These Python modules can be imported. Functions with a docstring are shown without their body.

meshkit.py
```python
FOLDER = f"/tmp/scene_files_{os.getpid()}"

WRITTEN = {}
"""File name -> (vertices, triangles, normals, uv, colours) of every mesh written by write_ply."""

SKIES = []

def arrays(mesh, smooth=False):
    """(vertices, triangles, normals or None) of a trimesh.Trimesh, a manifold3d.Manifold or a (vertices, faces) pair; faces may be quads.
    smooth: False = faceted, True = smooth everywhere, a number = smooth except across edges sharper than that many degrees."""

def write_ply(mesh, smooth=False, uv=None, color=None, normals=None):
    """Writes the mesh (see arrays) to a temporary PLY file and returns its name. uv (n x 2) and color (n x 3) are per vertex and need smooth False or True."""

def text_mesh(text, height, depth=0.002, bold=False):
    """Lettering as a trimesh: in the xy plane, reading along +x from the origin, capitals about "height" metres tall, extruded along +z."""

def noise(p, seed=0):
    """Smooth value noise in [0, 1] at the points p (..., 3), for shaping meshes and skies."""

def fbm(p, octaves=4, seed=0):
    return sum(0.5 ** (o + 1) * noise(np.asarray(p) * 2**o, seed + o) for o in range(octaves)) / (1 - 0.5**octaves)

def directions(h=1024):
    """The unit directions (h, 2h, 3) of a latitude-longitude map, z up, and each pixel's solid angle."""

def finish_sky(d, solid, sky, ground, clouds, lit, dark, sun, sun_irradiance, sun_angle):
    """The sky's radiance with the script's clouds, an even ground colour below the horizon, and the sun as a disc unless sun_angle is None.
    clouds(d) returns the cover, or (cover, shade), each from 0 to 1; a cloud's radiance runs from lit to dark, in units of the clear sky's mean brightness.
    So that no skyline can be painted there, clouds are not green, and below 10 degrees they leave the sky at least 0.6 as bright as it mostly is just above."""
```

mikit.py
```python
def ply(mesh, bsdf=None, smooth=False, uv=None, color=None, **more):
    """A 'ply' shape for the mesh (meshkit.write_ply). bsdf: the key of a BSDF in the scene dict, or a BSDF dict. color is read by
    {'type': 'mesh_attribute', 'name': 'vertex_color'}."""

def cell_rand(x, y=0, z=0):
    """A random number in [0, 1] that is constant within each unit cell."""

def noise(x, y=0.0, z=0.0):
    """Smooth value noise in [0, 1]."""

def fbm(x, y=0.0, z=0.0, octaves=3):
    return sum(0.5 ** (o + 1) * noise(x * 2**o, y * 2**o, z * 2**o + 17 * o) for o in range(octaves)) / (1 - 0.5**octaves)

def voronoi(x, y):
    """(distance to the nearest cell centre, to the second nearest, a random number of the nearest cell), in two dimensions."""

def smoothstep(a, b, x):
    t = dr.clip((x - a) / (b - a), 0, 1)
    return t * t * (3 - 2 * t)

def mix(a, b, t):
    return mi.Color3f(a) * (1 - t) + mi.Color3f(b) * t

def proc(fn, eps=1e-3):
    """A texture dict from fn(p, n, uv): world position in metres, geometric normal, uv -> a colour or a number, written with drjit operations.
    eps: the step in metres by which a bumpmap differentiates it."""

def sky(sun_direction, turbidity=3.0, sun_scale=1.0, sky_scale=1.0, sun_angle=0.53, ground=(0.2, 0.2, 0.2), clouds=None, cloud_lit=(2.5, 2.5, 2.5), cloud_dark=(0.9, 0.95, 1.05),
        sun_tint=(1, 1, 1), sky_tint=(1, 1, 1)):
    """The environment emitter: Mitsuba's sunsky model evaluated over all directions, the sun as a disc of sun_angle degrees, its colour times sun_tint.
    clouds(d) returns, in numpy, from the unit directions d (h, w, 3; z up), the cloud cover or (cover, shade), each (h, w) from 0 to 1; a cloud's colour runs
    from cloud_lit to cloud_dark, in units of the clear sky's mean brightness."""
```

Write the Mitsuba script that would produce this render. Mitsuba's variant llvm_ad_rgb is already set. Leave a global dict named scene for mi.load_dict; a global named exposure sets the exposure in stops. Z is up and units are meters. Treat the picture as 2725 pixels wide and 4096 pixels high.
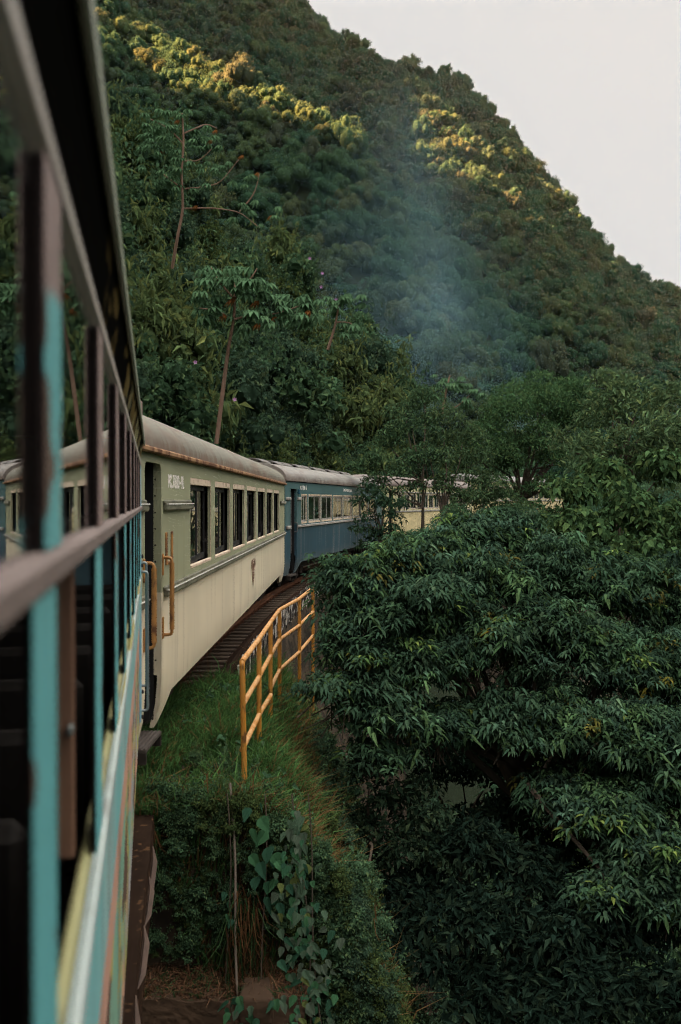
import math, random
import numpy as np, trimesh, mitsuba as mi, drjit as dr, mikit, meshkit
import manifold3d as m3
from scipy.spatial import cKDTree
from scipy.interpolate import RegularGridInterpolator
from mikit import proc, ply, noise, fbm, voronoi, smoothstep, mix, cell_rand
T = mi.ScalarTransform4f
scene, labels = {}, {}

# ---------------------------------------------------------------- camera, sky, exposure
E = 2.75                                   # eye above the rail head
scene['haze_air'] = {'type': 'homogeneous', 'albedo': {'type': 'rgb', 'value': [0.58, 0.82, 0.98]}, 'sigma_t': 0.00002}
scene['camera'] = {'type': 'thinlens', 'fov': 2 * math.degrees(math.atan(1362.5 / 3982)), 'fov_axis': 'x',
                   'aperture_radius': 0.0045, 'focus_distance': 17.0, 'near_clip': 0.04, 'medium': {'type': 'ref', 'id': 'haze_air'}, 'far_clip': 6000.0,
                   'to_world': T().look_at([0, 0, E], [0, 100, E - 100 * 44 / 3982], [0, 0, 1])}
exposure = 4.55
SUN_AZ, SUN_EL = math.radians(-98.5), math.radians(36.5)
SUN = (math.sin(SUN_AZ) * math.cos(SUN_EL), math.cos(SUN_AZ) * math.cos(SUN_EL), math.sin(SUN_EL))


def overcast(d):
    """thin even cloud over the whole sky: darkest near the horizon, brightest overhead"""
    el = np.clip(d[..., 2], 0, 1)
    return np.ones(d.shape[:2]), 1 - np.clip((el - 0.44) / 0.36, 0, 1) ** 1.1


scene['sky'] = mikit.sky(SUN, turbidity=3, sun_scale=3.3, sun_tint=(1.0, 0.56, 0.32), sun_angle=0.8, clouds=overcast,
                         cloud_lit=(1.85, 1.78, 1.70), cloud_dark=(0.378, 0.379, 0.378), ground=(0.06, 0.07, 0.05))


# ---------------------------------------------------------------- helpers
def mat(name, color, rough=0.6, spec=0.5, metal=0.0, bump=None, bscale=0.004, **kw):
    col = proc(color) if callable(color) else {'type': 'mesh_attribute', 'name': 'vertex_color'} if color == 'vertex' else {'type': 'rgb', 'value': list(color)}
    b = {'type': 'principled', 'base_color': col, 'roughness': rough, 'specular': spec, 'metallic': metal, **kw}
    if bump is not None:
        b = {'type': 'bumpmap', 'tex': proc(bump, eps=0.004), 'scale': bscale, 'bsdf': b}
    scene[name] = {'type': 'twosided', 'bsdf': b}
    return name


def leafmat(name, rough=0.42, trans=0.5, spec=0.5):
    scene[name] = {'type': 'principledthin', 'base_color': {'type': 'mesh_attribute', 'name': 'vertex_color'}, 'roughness': rough, 'diff_trans': trans, 'eta': 1.45}
    return name


def say(key, label, cat, group=None, kind=None):
    labels[key] = {'label': label, 'category': cat}
    if group:
        labels[key]['group'] = group
    if kind:
        labels[key]['kind'] = kind
    return key


def free(key):
    if key not in USED:
        USED.add(key)
        return key
    n = COUNT.get(key, 0)
    while True:
        n += 1
        k = f'{key}_{n:03d}'
        if k not in USED:
            USED.add(k)
            COUNT[key] = n
            return k


USED, COUNT = set(), {}


def add(key, mesh, bsdf, M=None, smooth=30, color=None):
    key = free(key)
    d = mesh if isinstance(mesh, dict) else ply(mesh, bsdf, smooth, color=color)
    scene[key] = {**d, 'to_world': T(M)} if M is not None else d
    return key


class MB:
    """collects primitives as one mesh"""

    def __init__(s):
        s.v, s.f, s.n = [], [], 0

    def raw(s, v, f):
        v, f = np.asarray(v, float), np.asarray(f, int)
        if f.shape[1] == 4:
            f = np.vstack([f[:, [0, 1, 2]], f[:, [0, 2, 3]]])
        s.v.append(v); s.f.append(f + s.n); s.n += len(v)
        return s

    def mesh(s, m):
        if hasattr(m, 'to_mesh'):
            q = m.to_mesh(); return s.raw(q.vert_properties[:, :3], q.tri_verts)
        return s.raw(m.vertices, m.faces)

    def box(s, x0, x1, y0, y1, z0, z1, c=0.0):
        lo, hi = np.minimum([x0, y0, z0], [x1, y1, z1]), np.maximum([x0, y0, z0], [x1, y1, z1])
        if c > 0:
            c = min(c, 0.45 * (hi - lo).min())
            P = []
            for a in range(3):
                for k in np.ndindex(2, 2, 2):
                    P.append([(lo[i] + (c if i != a else 0)) if k[i] == 0 else (hi[i] - (c if i != a else 0)) for i in range(3)])
            return s.mesh(m3.Manifold.hull_points(np.array(P)))
        v = [[(lo, hi)[k[i]][i] for i in range(3)] for k in np.ndindex(2, 2, 2)]
        return s.raw(v, [[0, 1, 3, 2], [4, 6, 7, 5], [0, 4, 5, 1], [2, 3, 7, 6], [0, 2, 6, 4], [1, 5, 7, 3]])

    def tube(s, pts, r, n=8, cap=True):
        p = np.asarray(pts, float)
        r = np.broadcast_to(np.asarray(r, float), (len(p),))
        t = np.gradient(p, axis=0); t /= np.linalg.norm(t, axis=1, keepdims=True) + 1e-12
        a = np.cross(t[0], [0.31, 0.2, 0.93]); a /= np.linalg.norm(a)
        ang = np.arange(n) * 2 * math.pi / n
        V = []
        for i in range(len(p)):
            a = a - t[i] * a.dot(t[i]); a /= np.linalg.norm(a)
            b = np.cross(t[i], a)
            V.append(p[i] + r[i] * (np.cos(ang)[:, None] * a + np.sin(ang)[:, None] * b))
        V = np.vstack(V); F = []
        for i in range(len(p) - 1):
            for k in range(n):
                q = (k + 1) % n
                F.append([i * n + k, i * n + q, (i + 1) * n + q, (i + 1) * n + k])
        F = np.array(F); F = np.vstack([F[:, [0, 1, 2]], F[:, [0, 2, 3]]])
        if cap:
            m = len(V); V = np.vstack([V, p[:1], p[-1:]]); L = (len(p) - 1) * n
            F = np.vstack([F, [[m, (k + 1) % n, k] for k in range(n)], [[m + 1, L + k, L + (k + 1) % n] for k in range(n)]])
        return s.raw(V, F)

    def out(s):
        return trimesh.Trimesh(np.vstack(s.v), np.vstack(s.f), process=False)


def bent(pts, rad=0.06, k=4):
    """polyline with rounded corners"""
    p = [np.asarray(q, float) for q in pts]
    o = [p[0]]
    for a, b, c in zip(p, p[1:], p[2:]):
        u, v = (a - b) / np.linalg.norm(a - b), (c - b) / np.linalg.norm(c - b)
        r = min(rad, 0.45 * np.linalg.norm(a - b), 0.45 * np.linalg.norm(c - b))
        for t in np.linspace(0, 1, k + 1):
            o.append((1 - t) ** 2 * (b + u * r) + 2 * t * (1 - t) * b + t * t * (b + v * r))
    o.append(p[-1])
    return np.array(o)


ROT = np.array([[1, 0, 0], [0, 0, -1], [0, 1, 0.0]])       # (x, y, z) -> (x, -z, y): drawings in s, z stand up


def wall(poly, holes=(), y0=0.0, th=0.05, refine=0, warp=None):
    """polygon in (s, z) with holes as a plate between y0 and y0 + th (y points into the car)"""
    cs = m3.CrossSection([np.asarray(poly, float)], m3.FillRule.EvenOdd) - m3.CrossSection([np.asarray(h, float) for h in holes], m3.FillRule.NonZero) if len(holes) else m3.CrossSection([np.asarray(poly, float)], m3.FillRule.EvenOdd)
    m = m3.Manifold.extrude(cs, th)
    if refine:
        m = m.refine_to_length(refine)
    q = m.to_mesh()
    v = q.vert_properties[:, :3] @ ROT.T
    v[:, 1] += y0 + th
    if warp is not None:
        v = warp(v)
    return trimesh.Trimesh(v, q.tri_verts, process=False)


def rrect(x0, x1, z0, z1, r=0.05, k=4):
    o = []
    for cx, cz, a in ((x1 - r, z0 + r, -90), (x1 - r, z1 - r, 0), (x0 + r, z1 - r, 90), (x0 + r, z0 + r, 180)):
        for t in np.linspace(0, 90, k + 1):
            o.append((cx + r * math.cos(math.radians(a + t)), cz + r * math.sin(math.radians(a + t))))
    return o


def frame(O, deg, z0=0.0):
    """local (s forward, y left, z up) -> world"""
    t = math.radians(deg)
    M = np.eye(4)
    M[:3, 0] = (math.sin(t), math.cos(t), 0)
    M[:3, 1] = (-math.cos(t), math.sin(t), 0)
    M[:3, 3] = (O[0], O[1], z0)
    return M


def local(M, p):
    x, y = p.x - float(M[0, 3]), p.y - float(M[1, 3])
    return x * float(M[0, 0]) + y * float(M[1, 0]), x * float(M[0, 1]) + y * float(M[1, 1]), p.z - float(M[2, 3])


def shift(M, s, y=0.0, z=0.0):
    S = np.eye(4); S[:3, 3] = (s, y, z)
    return M @ S


def at(px, py, Y):
    """the point at distance Y ahead that the photograph shows at pixel px, py"""
    return np.array([(px - 1362.5) / 3982 * Y, Y, E - (py - 2004) / 3982 * Y])


# ---------------------------------------------------------------- where the cars stand, the track under them
LEN = 19.7
OWN = frame((0, 0), -10.73, 0.0)                   # s = 0 beside the camera, y = metres left of it
GREEN = frame((-1.81, 8.75), 0.60, 0.0)
BLUE = frame((-1.60, 29.1 * 0.983 + 0.05), 10.5, 0.10)
CREAM = frame((2.15, 48.7), 20.2, 0.28)
FAR = frame((9.35, 67.9), 29.5, 0.85)
HALF = 1.27


def centre(M, s, y=HALF):
    return (M @ np.array([s, y, 0, 1.0]))[:3]


key_pts = np.array([centre(OWN, s, HALF + 0.1) for s in (-30, -18, -6, 5.5)] + [centre(M, s) for M in (GREEN, BLUE, CREAM, FAR) for s in (2.9, LEN - 2.9)] + [centre(FAR, 60)])
from scipy.interpolate import CubicSpline
_d = np.r_[0, np.cumsum(np.linalg.norm(np.diff(key_pts[:, :2], axis=0), axis=1))]
_cs = CubicSpline(_d, key_pts)
TS = np.arange(0, _d[-1], 0.3)
TRACK, TANG = _cs(TS), _cs(TS, 1)
TANG /= np.linalg.norm(TANG, axis=1, keepdims=True)
_tree = cKDTree(TRACK[:, :2])


def track_offset(x, y):
    """signed distance from the track's centre line (left of it positive) and the rail level there"""
    d, i = _tree.query(np.stack([x, y], -1))
    c = TANG[i]
    side = c[..., 0] * (y - TRACK[i, 1]) - c[..., 1] * (x - TRACK[i, 0])
    return np.where(side >= 0, d, -d), TRACK[i, 2]


# ---------------------------------------------------------------- terrain
RIDGES = [   # crest polylines (x, y, height over the eye) and the slope of their sides
    ([(-420, 900, 640), (-200, 720, 470), (-64, 655, 372), (-14, 620, 292), (30, 600, 259), (66, 590, 253), (80, 580, 227), (107, 590, 190), (135, 610, 177), (169, 630, 151), (183, 640, 148), (203, 650, 142), (226, 660, 139), (280, 680, 133), (400, 710, 110), (700, 760, 60)], 1.35),
    ([(8, 575, 262), (31, 548, 234), (52, 530, 208), (70, 518, 182), (82, 500, 148), (87, 478, 112)], 1.35),
    ([(-300, 482, 462), (-113, 385, 212), (-78, 370, 175), (-43, 350, 149), (-24, 340, 138), (-6, 325, 121), (6, 300, 92), (14, 275, 65), (22, 240, 36), (27, 210, 16)], 1.15),  # first point lies out of view, raised to shade slopes on the right
    ([(26, 175, 2), (45, 152, 9), (80, 140, 12), (160, 130, 13)], 0.5),
    ([(150, -260, 40), (185, 0, 46), (235, 140, 44), (330, 300, 40)], 0.55),
    ([(-700, 620, 840), (-500, 590, 840)], 1.8),  # added peak out of view, blocks the sun from the far flank
    ([(-700, 400, 575), (-500, 390, 602)], 1.55),  # added peak out of view, keeps sun off the lower right slopes
    ([(-200, 720, 190), (-14, 600, 120), (120, 530, 70), (300, 430, 30), (600, 500, 20)], 0.42),
]


def _tent(x, y, line, k):
    best = np.full(x.shape, -1e9)
    for (ax, ay, ah), (bx, by, bh) in zip(line, line[1:]):
        dx, dy = bx - ax, by - ay
        t = np.clip(((x - ax) * dx + (y - ay) * dy) / (dx * dx + dy * dy), 0, 1)
        best = np.maximum(best, ah + (bh - ah) * t - k * np.hypot(x - ax - t * dx, y - ay - t * dy))
    return best


def mountain(x, y):
    w = 14 * (meshkit.fbm(np.stack([x / 60, y / 60, 0 * x], -1), 3, 5) - 0.5)
    h = np.max([_tent(x + 0.6 * w, y, l, k) for l, k in RIDGES], axis=0) + w * 0.7
    return np.maximum(h + E, -14)


def ground(x, y):
    """height of the earth (rail head = 0)"""
    x, y = np.asarray(x, float), np.asarray(y, float)
    o, z0 = track_offset(x, y)
    n = meshkit.fbm(np.stack([x / 3, y / 3, 0 * x], -1), 3, 9) - 0.5
    rise = 1.12 * np.maximum(0, o - 2.3) + 1.5 * n * np.clip((o - 2.5) / 5, 0, 1)
    cap = 17.0 + np.minimum(-x, 640) + 0.055 * np.clip(-x - 100, 0, 500) - 0.55 * np.maximum(0, y - 74) + 3.0 * n  # far left raised out of view so its shadow trims the lit spur
    left = np.where(o > 0, np.minimum(rise, np.maximum(cap, -12 + 0 * cap)), 0)
    r = np.maximum(0, -o - 2.15 + 0.55 * np.clip((y - 17.2) / 1.5, 0, 1))
    right = -np.minimum(0.65 * r + 1.0 * r ** 2, 9.5 + 0.02 * r) + 0.25 * n * np.clip(r, 0, 1)
    right = right - 1.8 * np.clip((-o - 1.5) / 0.45, 0, 1) * np.clip((y - 17.7) / 0.9, 0, 1)
    z = z0 * np.clip(1 - r / 8, 0, 1) - 0.26 + np.where(o > 0, left, right)
    z = np.where((o > 0) & (cap < rise), np.minimum(z, cap), z)
    z = z + 0.15 * np.clip((15.2 + 0.8 * n - y) / 1.2, 0, 1) * np.clip((-o - 0.62) / 0.15, 0, 1) * (np.abs(o) < 6)
    # the bridge under our own car: the bank ends in an abutment
    gap = np.clip((8.85 + 0.7 * n - y) / 0.3, 0, 1) * np.clip((o + 3.6) / 0.6, 0, 1) * np.clip((4.5 - o) / 1.5, 0, 1) * (y > -40)
    z = z * (1 - gap) + np.minimum(z, -6.5) * gap
    return np.maximum(z, mountain(x, y))


def grid_mesh(xs, ys, fn, drop=None):
    X, Y = np.meshgrid(xs, ys)
    Z = fn(X, Y)
    if drop is not None:
        Z = Z - drop(X, Y)
    n, m = len(xs), len(ys)
    i = np.arange(n * m).reshape(m, n)
    f = np.stack([i[:-1, :-1], i[:-1, 1:], i[1:, 1:], i[1:, :-1]], -1).reshape(-1, 4)
    return trimesh.Trimesh(np.stack([X, Y, Z], -1).reshape(-1, 3), np.vstack([f[:, [0, 1, 2]], f[:, [0, 2, 3]]]), process=False)


def soil_color(p, n, uv):
    a = fbm(p.x * 3.1, p.y * 3.1, p.z * 3.1, 4)
    return mix((0.018, 0.014, 0.010), (0.055, 0.040, 0.026), smoothstep(0.3, 0.7, a))


mat('m_soil', soil_color, 0.95, 0.2, bump=lambda p, n, uv: fbm(p.x * 14, p.y * 14, p.z * 14, 3), bscale=0.03)
mat('m_forest_floor', lambda p, n, uv: mix((0.010, 0.016, 0.008), (0.02, 0.028, 0.014), fbm(p.x * 0.4, p.y * 0.4, p.z * 0.4, 3)), 0.95, 0.1)
NX, NY = np.r_[np.arange(-34, -4, 0.4), np.arange(-4, 2.5, 0.16), np.arange(2.5, 46.1, 0.4)], np.r_[np.arange(4.0, 8, 0.4), np.arange(8, 14, 0.14), np.arange(14, 104.1, 0.4)]
add('bank', grid_mesh(NX, NY, ground), 'm_soil', smooth=True)
say('bank', 'earth bank carrying the track, rising to the hillside on its left and falling on its right', 'ground', kind='structure')
FX = np.r_[np.arange(-900, -520, 40), np.arange(-520, 620, 9.0), np.arange(620, 960, 40)]
FY = np.r_[np.arange(-500, -120, 40), np.arange(-120, 930, 9.0), np.arange(930, 1060, 40)]
add('mountain', grid_mesh(FX, FY, ground, lambda X, Y: 1.6 * ((X > -33) & (X < 45) & (Y > 3) & (Y < 103))), 'm_forest_floor', smooth=True)
say('mountain', 'forested mountain filling the valley behind the train', 'mountain', kind='structure')
_far = RegularGridInterpolator((np.arange(-700, 760, 5.0), np.arange(-60, 1000, 5.0)), ground(*np.meshgrid(np.arange(-700, 760, 5.0), np.arange(-60, 1000, 5.0), indexing='ij')), bounds_error=False, fill_value=-20)


def seen(P, up=3.0, n=70, slack=4.0):
    """which of the points can be seen from about the camera over the terrain"""
    ok = np.ones(len(P), bool)
    for t in np.linspace(0.12, 0.97, n):
        q = P[:, :2] * t
        line = E + (P[:, 2] + up - E) * t
        ok &= _far(q) < line + slack
    return ok


def hit(px, py, d0=6.0, d1=60.0, up=0.0):
    """distance at which the photograph's pixel meets the ground (raised by up)"""
    Y = np.arange(d0, d1, 0.1)
    x, z = (px - 1362.5) / 3982 * Y, E - (py - 2004) / 3982 * Y
    b = ground(x, Y) + up > z
    return float(Y[np.argmax(b)]) if b.any() else d1
# ---------------------------------------------------------------- passenger cars
EAVE, BELT, W2 = 3.22, 1.83, 2 * HALF


def tumble(v):
    """the side sheets curl inwards under the floor"""
    v = v.copy()
    k = np.clip(1.05 - v[:, 2], 0, 1)
    v[:, 1] += 0.02 * k + 0.36 * k ** 3
    return v


def paint(M, upper, lower, belt=BELT, dirt=0.5, scratch=0.0, grime=(0.10, 0.075, 0.045)):
    def fn(p, n, uv):
        s, y, z = local(M, p)
        streak = fbm(s * 7.0, z * 0.35, 3.0, 3)
        broad = fbm(s * 0.9, z * 0.8, 7.0, 3)
        lo, up = mi.Color3f(lower), mi.Color3f(upper)
        c = dr.select(z < belt, lo, up)
        c = c * (0.86 + 0.28 * broad)
        run = smoothstep(0.52, 0.80, streak) * smoothstep(0.2, 0.6, broad)
        c = mix(c, mi.Color3f(grime), dirt * run * smoothstep(3.3, 0.9, z))
        c = mix(c, mi.Color3f(grime), 0.55 * dirt * smoothstep(1.25, 0.7, z + 0.25 * streak))
        if scratch:
            wv = s * 0.35 + 0.22 * noise(s * 1.3, z * 1.1, 5.0) * 3.0 + z * 9.0
            line = noise(s * 1.1 + 3 * z, wv * 4.2, 2.0)
            sc = smoothstep(0.465, 0.5, line) * smoothstep(0.535, 0.5, line) * smoothstep(0.42, 0.62, fbm(s * 1.7, z * 2.3, 1.0, 2))
            c = mix(c, mi.Color3f(0.62, 0.60, 0.42), scratch * sc * smoothstep(belt, belt + 0.1, z))
        return c
    return fn


def roof_color(M, base, rust, sheen=0.0):
    def fn(p, n, uv):
        s, y, z = local(M, p)
        a = fbm(s * 1.1, y * 3.0, z * 3.0, 4)
        st = fbm(s * 9.0, z * 1.2, y * 1.2, 3)
        c = mix(base, (base[0] * 1.25, base[1] * 1.24, base[2] * 1.2), st)
        c = mix(c, rust, smoothstep(0.45, 0.75, a) * 0.55)
        return mix(c, rust, smoothstep(EAVE + 0.16, EAVE + 0.02, z + 0.16 * (st - 0.5)) * 0.8)
    return fn


def rust_color(p, n, uv):
    a = fbm(p.x * 9, p.y * 9, p.z * 9, 4)
    return mix((0.30, 0.17, 0.085), (0.10, 0.045, 0.022), smoothstep(0.35, 0.65, a))


mat('m_rust', rust_color, 0.8, 0.3)
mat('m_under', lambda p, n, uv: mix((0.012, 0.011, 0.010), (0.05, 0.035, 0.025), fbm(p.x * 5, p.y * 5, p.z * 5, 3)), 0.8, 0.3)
mat('m_black', (0.010, 0.010, 0.010), 0.55, 0.4)
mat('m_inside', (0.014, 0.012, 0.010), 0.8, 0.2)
mat('m_cream_trim', lambda p, n, uv: mix((0.62, 0.50, 0.37), (0.38, 0.28, 0.19), smoothstep(0.5, 0.75, fbm(p.x * 16, p.y * 16, p.z * 16, 3))), 0.6)
mat('m_grey_trim', lambda p, n, uv: mix((0.22, 0.215, 0.18), (0.11, 0.105, 0.085), smoothstep(0.4, 0.7, fbm(p.x * 6, p.y * 6, p.z * 12, 3))), 0.5)
mat('m_light_trim', lambda p, n, uv: mix((0.34, 0.32, 0.285), (0.18, 0.16, 0.14), smoothstep(0.45, 0.75, fbm(p.x * 9, p.y * 9, p.z * 9, 3))), 0.6)
mat('m_white_letter', lambda p, n, uv: mix((0.80, 0.74, 0.68), (0.60, 0.55, 0.48), smoothstep(0.6, 0.8, fbm(p.x * 22, p.y * 22, p.z * 22, 3))), 0.7)
mat('m_silver_line', (0.62, 0.60, 0.55), 0.35)
mat('m_orange_rail', lambda p, n, uv: mix((0.36, 0.17, 0.050), (0.11, 0.045, 0.020), smoothstep(0.45, 0.72, fbm(p.x * 14, p.y * 14, p.z * 7, 4))), 0.5)
mat('m_tread', lambda p, n, uv: mix((0.11, 0.09, 0.078), (0.045, 0.036, 0.03), fbm(p.x * 12, p.y * 12, p.z * 12, 3)), 0.6, metal=0.3)
scene['m_glass'] = {'type': 'thindielectric', 'int_ior': 1.5}
mat('m_steel', lambda p, n, uv: mix((0.20, 0.19, 0.18), (0.10, 0.07, 0.05), smoothstep(0.4, 0.8, fbm(p.x * 8, p.y * 8, p.z * 8, 3))), 0.45, metal=0.4)


def roof_mesh(dome, rise=0.52, n=26, over=0.05, th=0.0):
    """arched roof with the ends domed down over `dome` metres"""
    ss = np.unique(np.r_[np.linspace(0, max(dome, 0.01), 7), np.linspace(dome, LEN - dome, 24), np.linspace(LEN - dome, LEN, 7)])
    a = np.linspace(0, math.pi, n)
    V = []
    for s in ss:
        e = min(s, LEN - s)
        k = 1.0 if dome <= 0 or e >= dome else 0.30 + 0.70 * math.sqrt(max(0.0, 1 - (1 - e / dome) ** 2))
        y = HALF - (HALF + over) * np.sign(np.cos(a)) * np.abs(np.cos(a)) ** 0.82
        z = EAVE + 0.02 + rise * k * np.sin(a) ** 0.85
        V.append(np.stack([np.full(n, s), y, z], 1))
    m = len(ss)
    i = np.arange(m * n).reshape(m, n)
    f = np.stack([i[:-1, :-1], i[1:, :-1], i[1:, 1:], i[:-1, 1:]], -1).reshape(-1, 4)
    mb = MB().raw(np.vstack(V), f)
    for r in (i[0], i[-1]):                         # close the ends
        mb.raw(np.vstack([V[0 if r[0] == 0 else -1], [[0.0 if r[0] == 0 else LEN, HALF, EAVE]]]), [[k, k + 1, n] for k in range(n - 1)])
    return mb.out()


_bog = {}


def bogie_parts():
    if not _bog:
        w = MB()
        for y in (HALF - 0.55, HALF + 0.55):
            w.tube([(0, y - 0.06, 0), (0, y + 0.06, 0)], 0.42, 22)
            w.tube([(0, y - 0.075 if y < HALF else y + 0.075, 0), (0, y, 0)], 0.16, 12)
        w.tube([(0, HALF - 0.6, 0), (0, HALF + 0.6, 0)], 0.07, 8)
        _bog['wheelset'] = ply(w.out(), 'm_under', 30)
        f = MB()
        for y in (0.42, W2 - 0.52):
            f.box(-1.35, 1.35, y, y + 0.10, 0.42, 0.62, 0.02)
            for s in (-0.9, 0.9):
                f.box(s - 0.16, s + 0.16, y - 0.05, y + 0.12, 0.28, 0.60, 0.03)
            for s in (-0.32, 0, 0.32):
                f.tube([(s, y + 0.02, 0.30), (s, y + 0.02, 0.62)], 0.085, 10)
            f.box(-0.5, 0.5, y - 0.03, y + 0.13, 0.22, 0.30, 0.02)
        f.box(-0.25, 0.25, 0.4, W2 - 0.4, 0.5, 0.7, 0.02)
        _bog['frame'] = ply(f.out(), 'm_under', 30)
    return _bog


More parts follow.
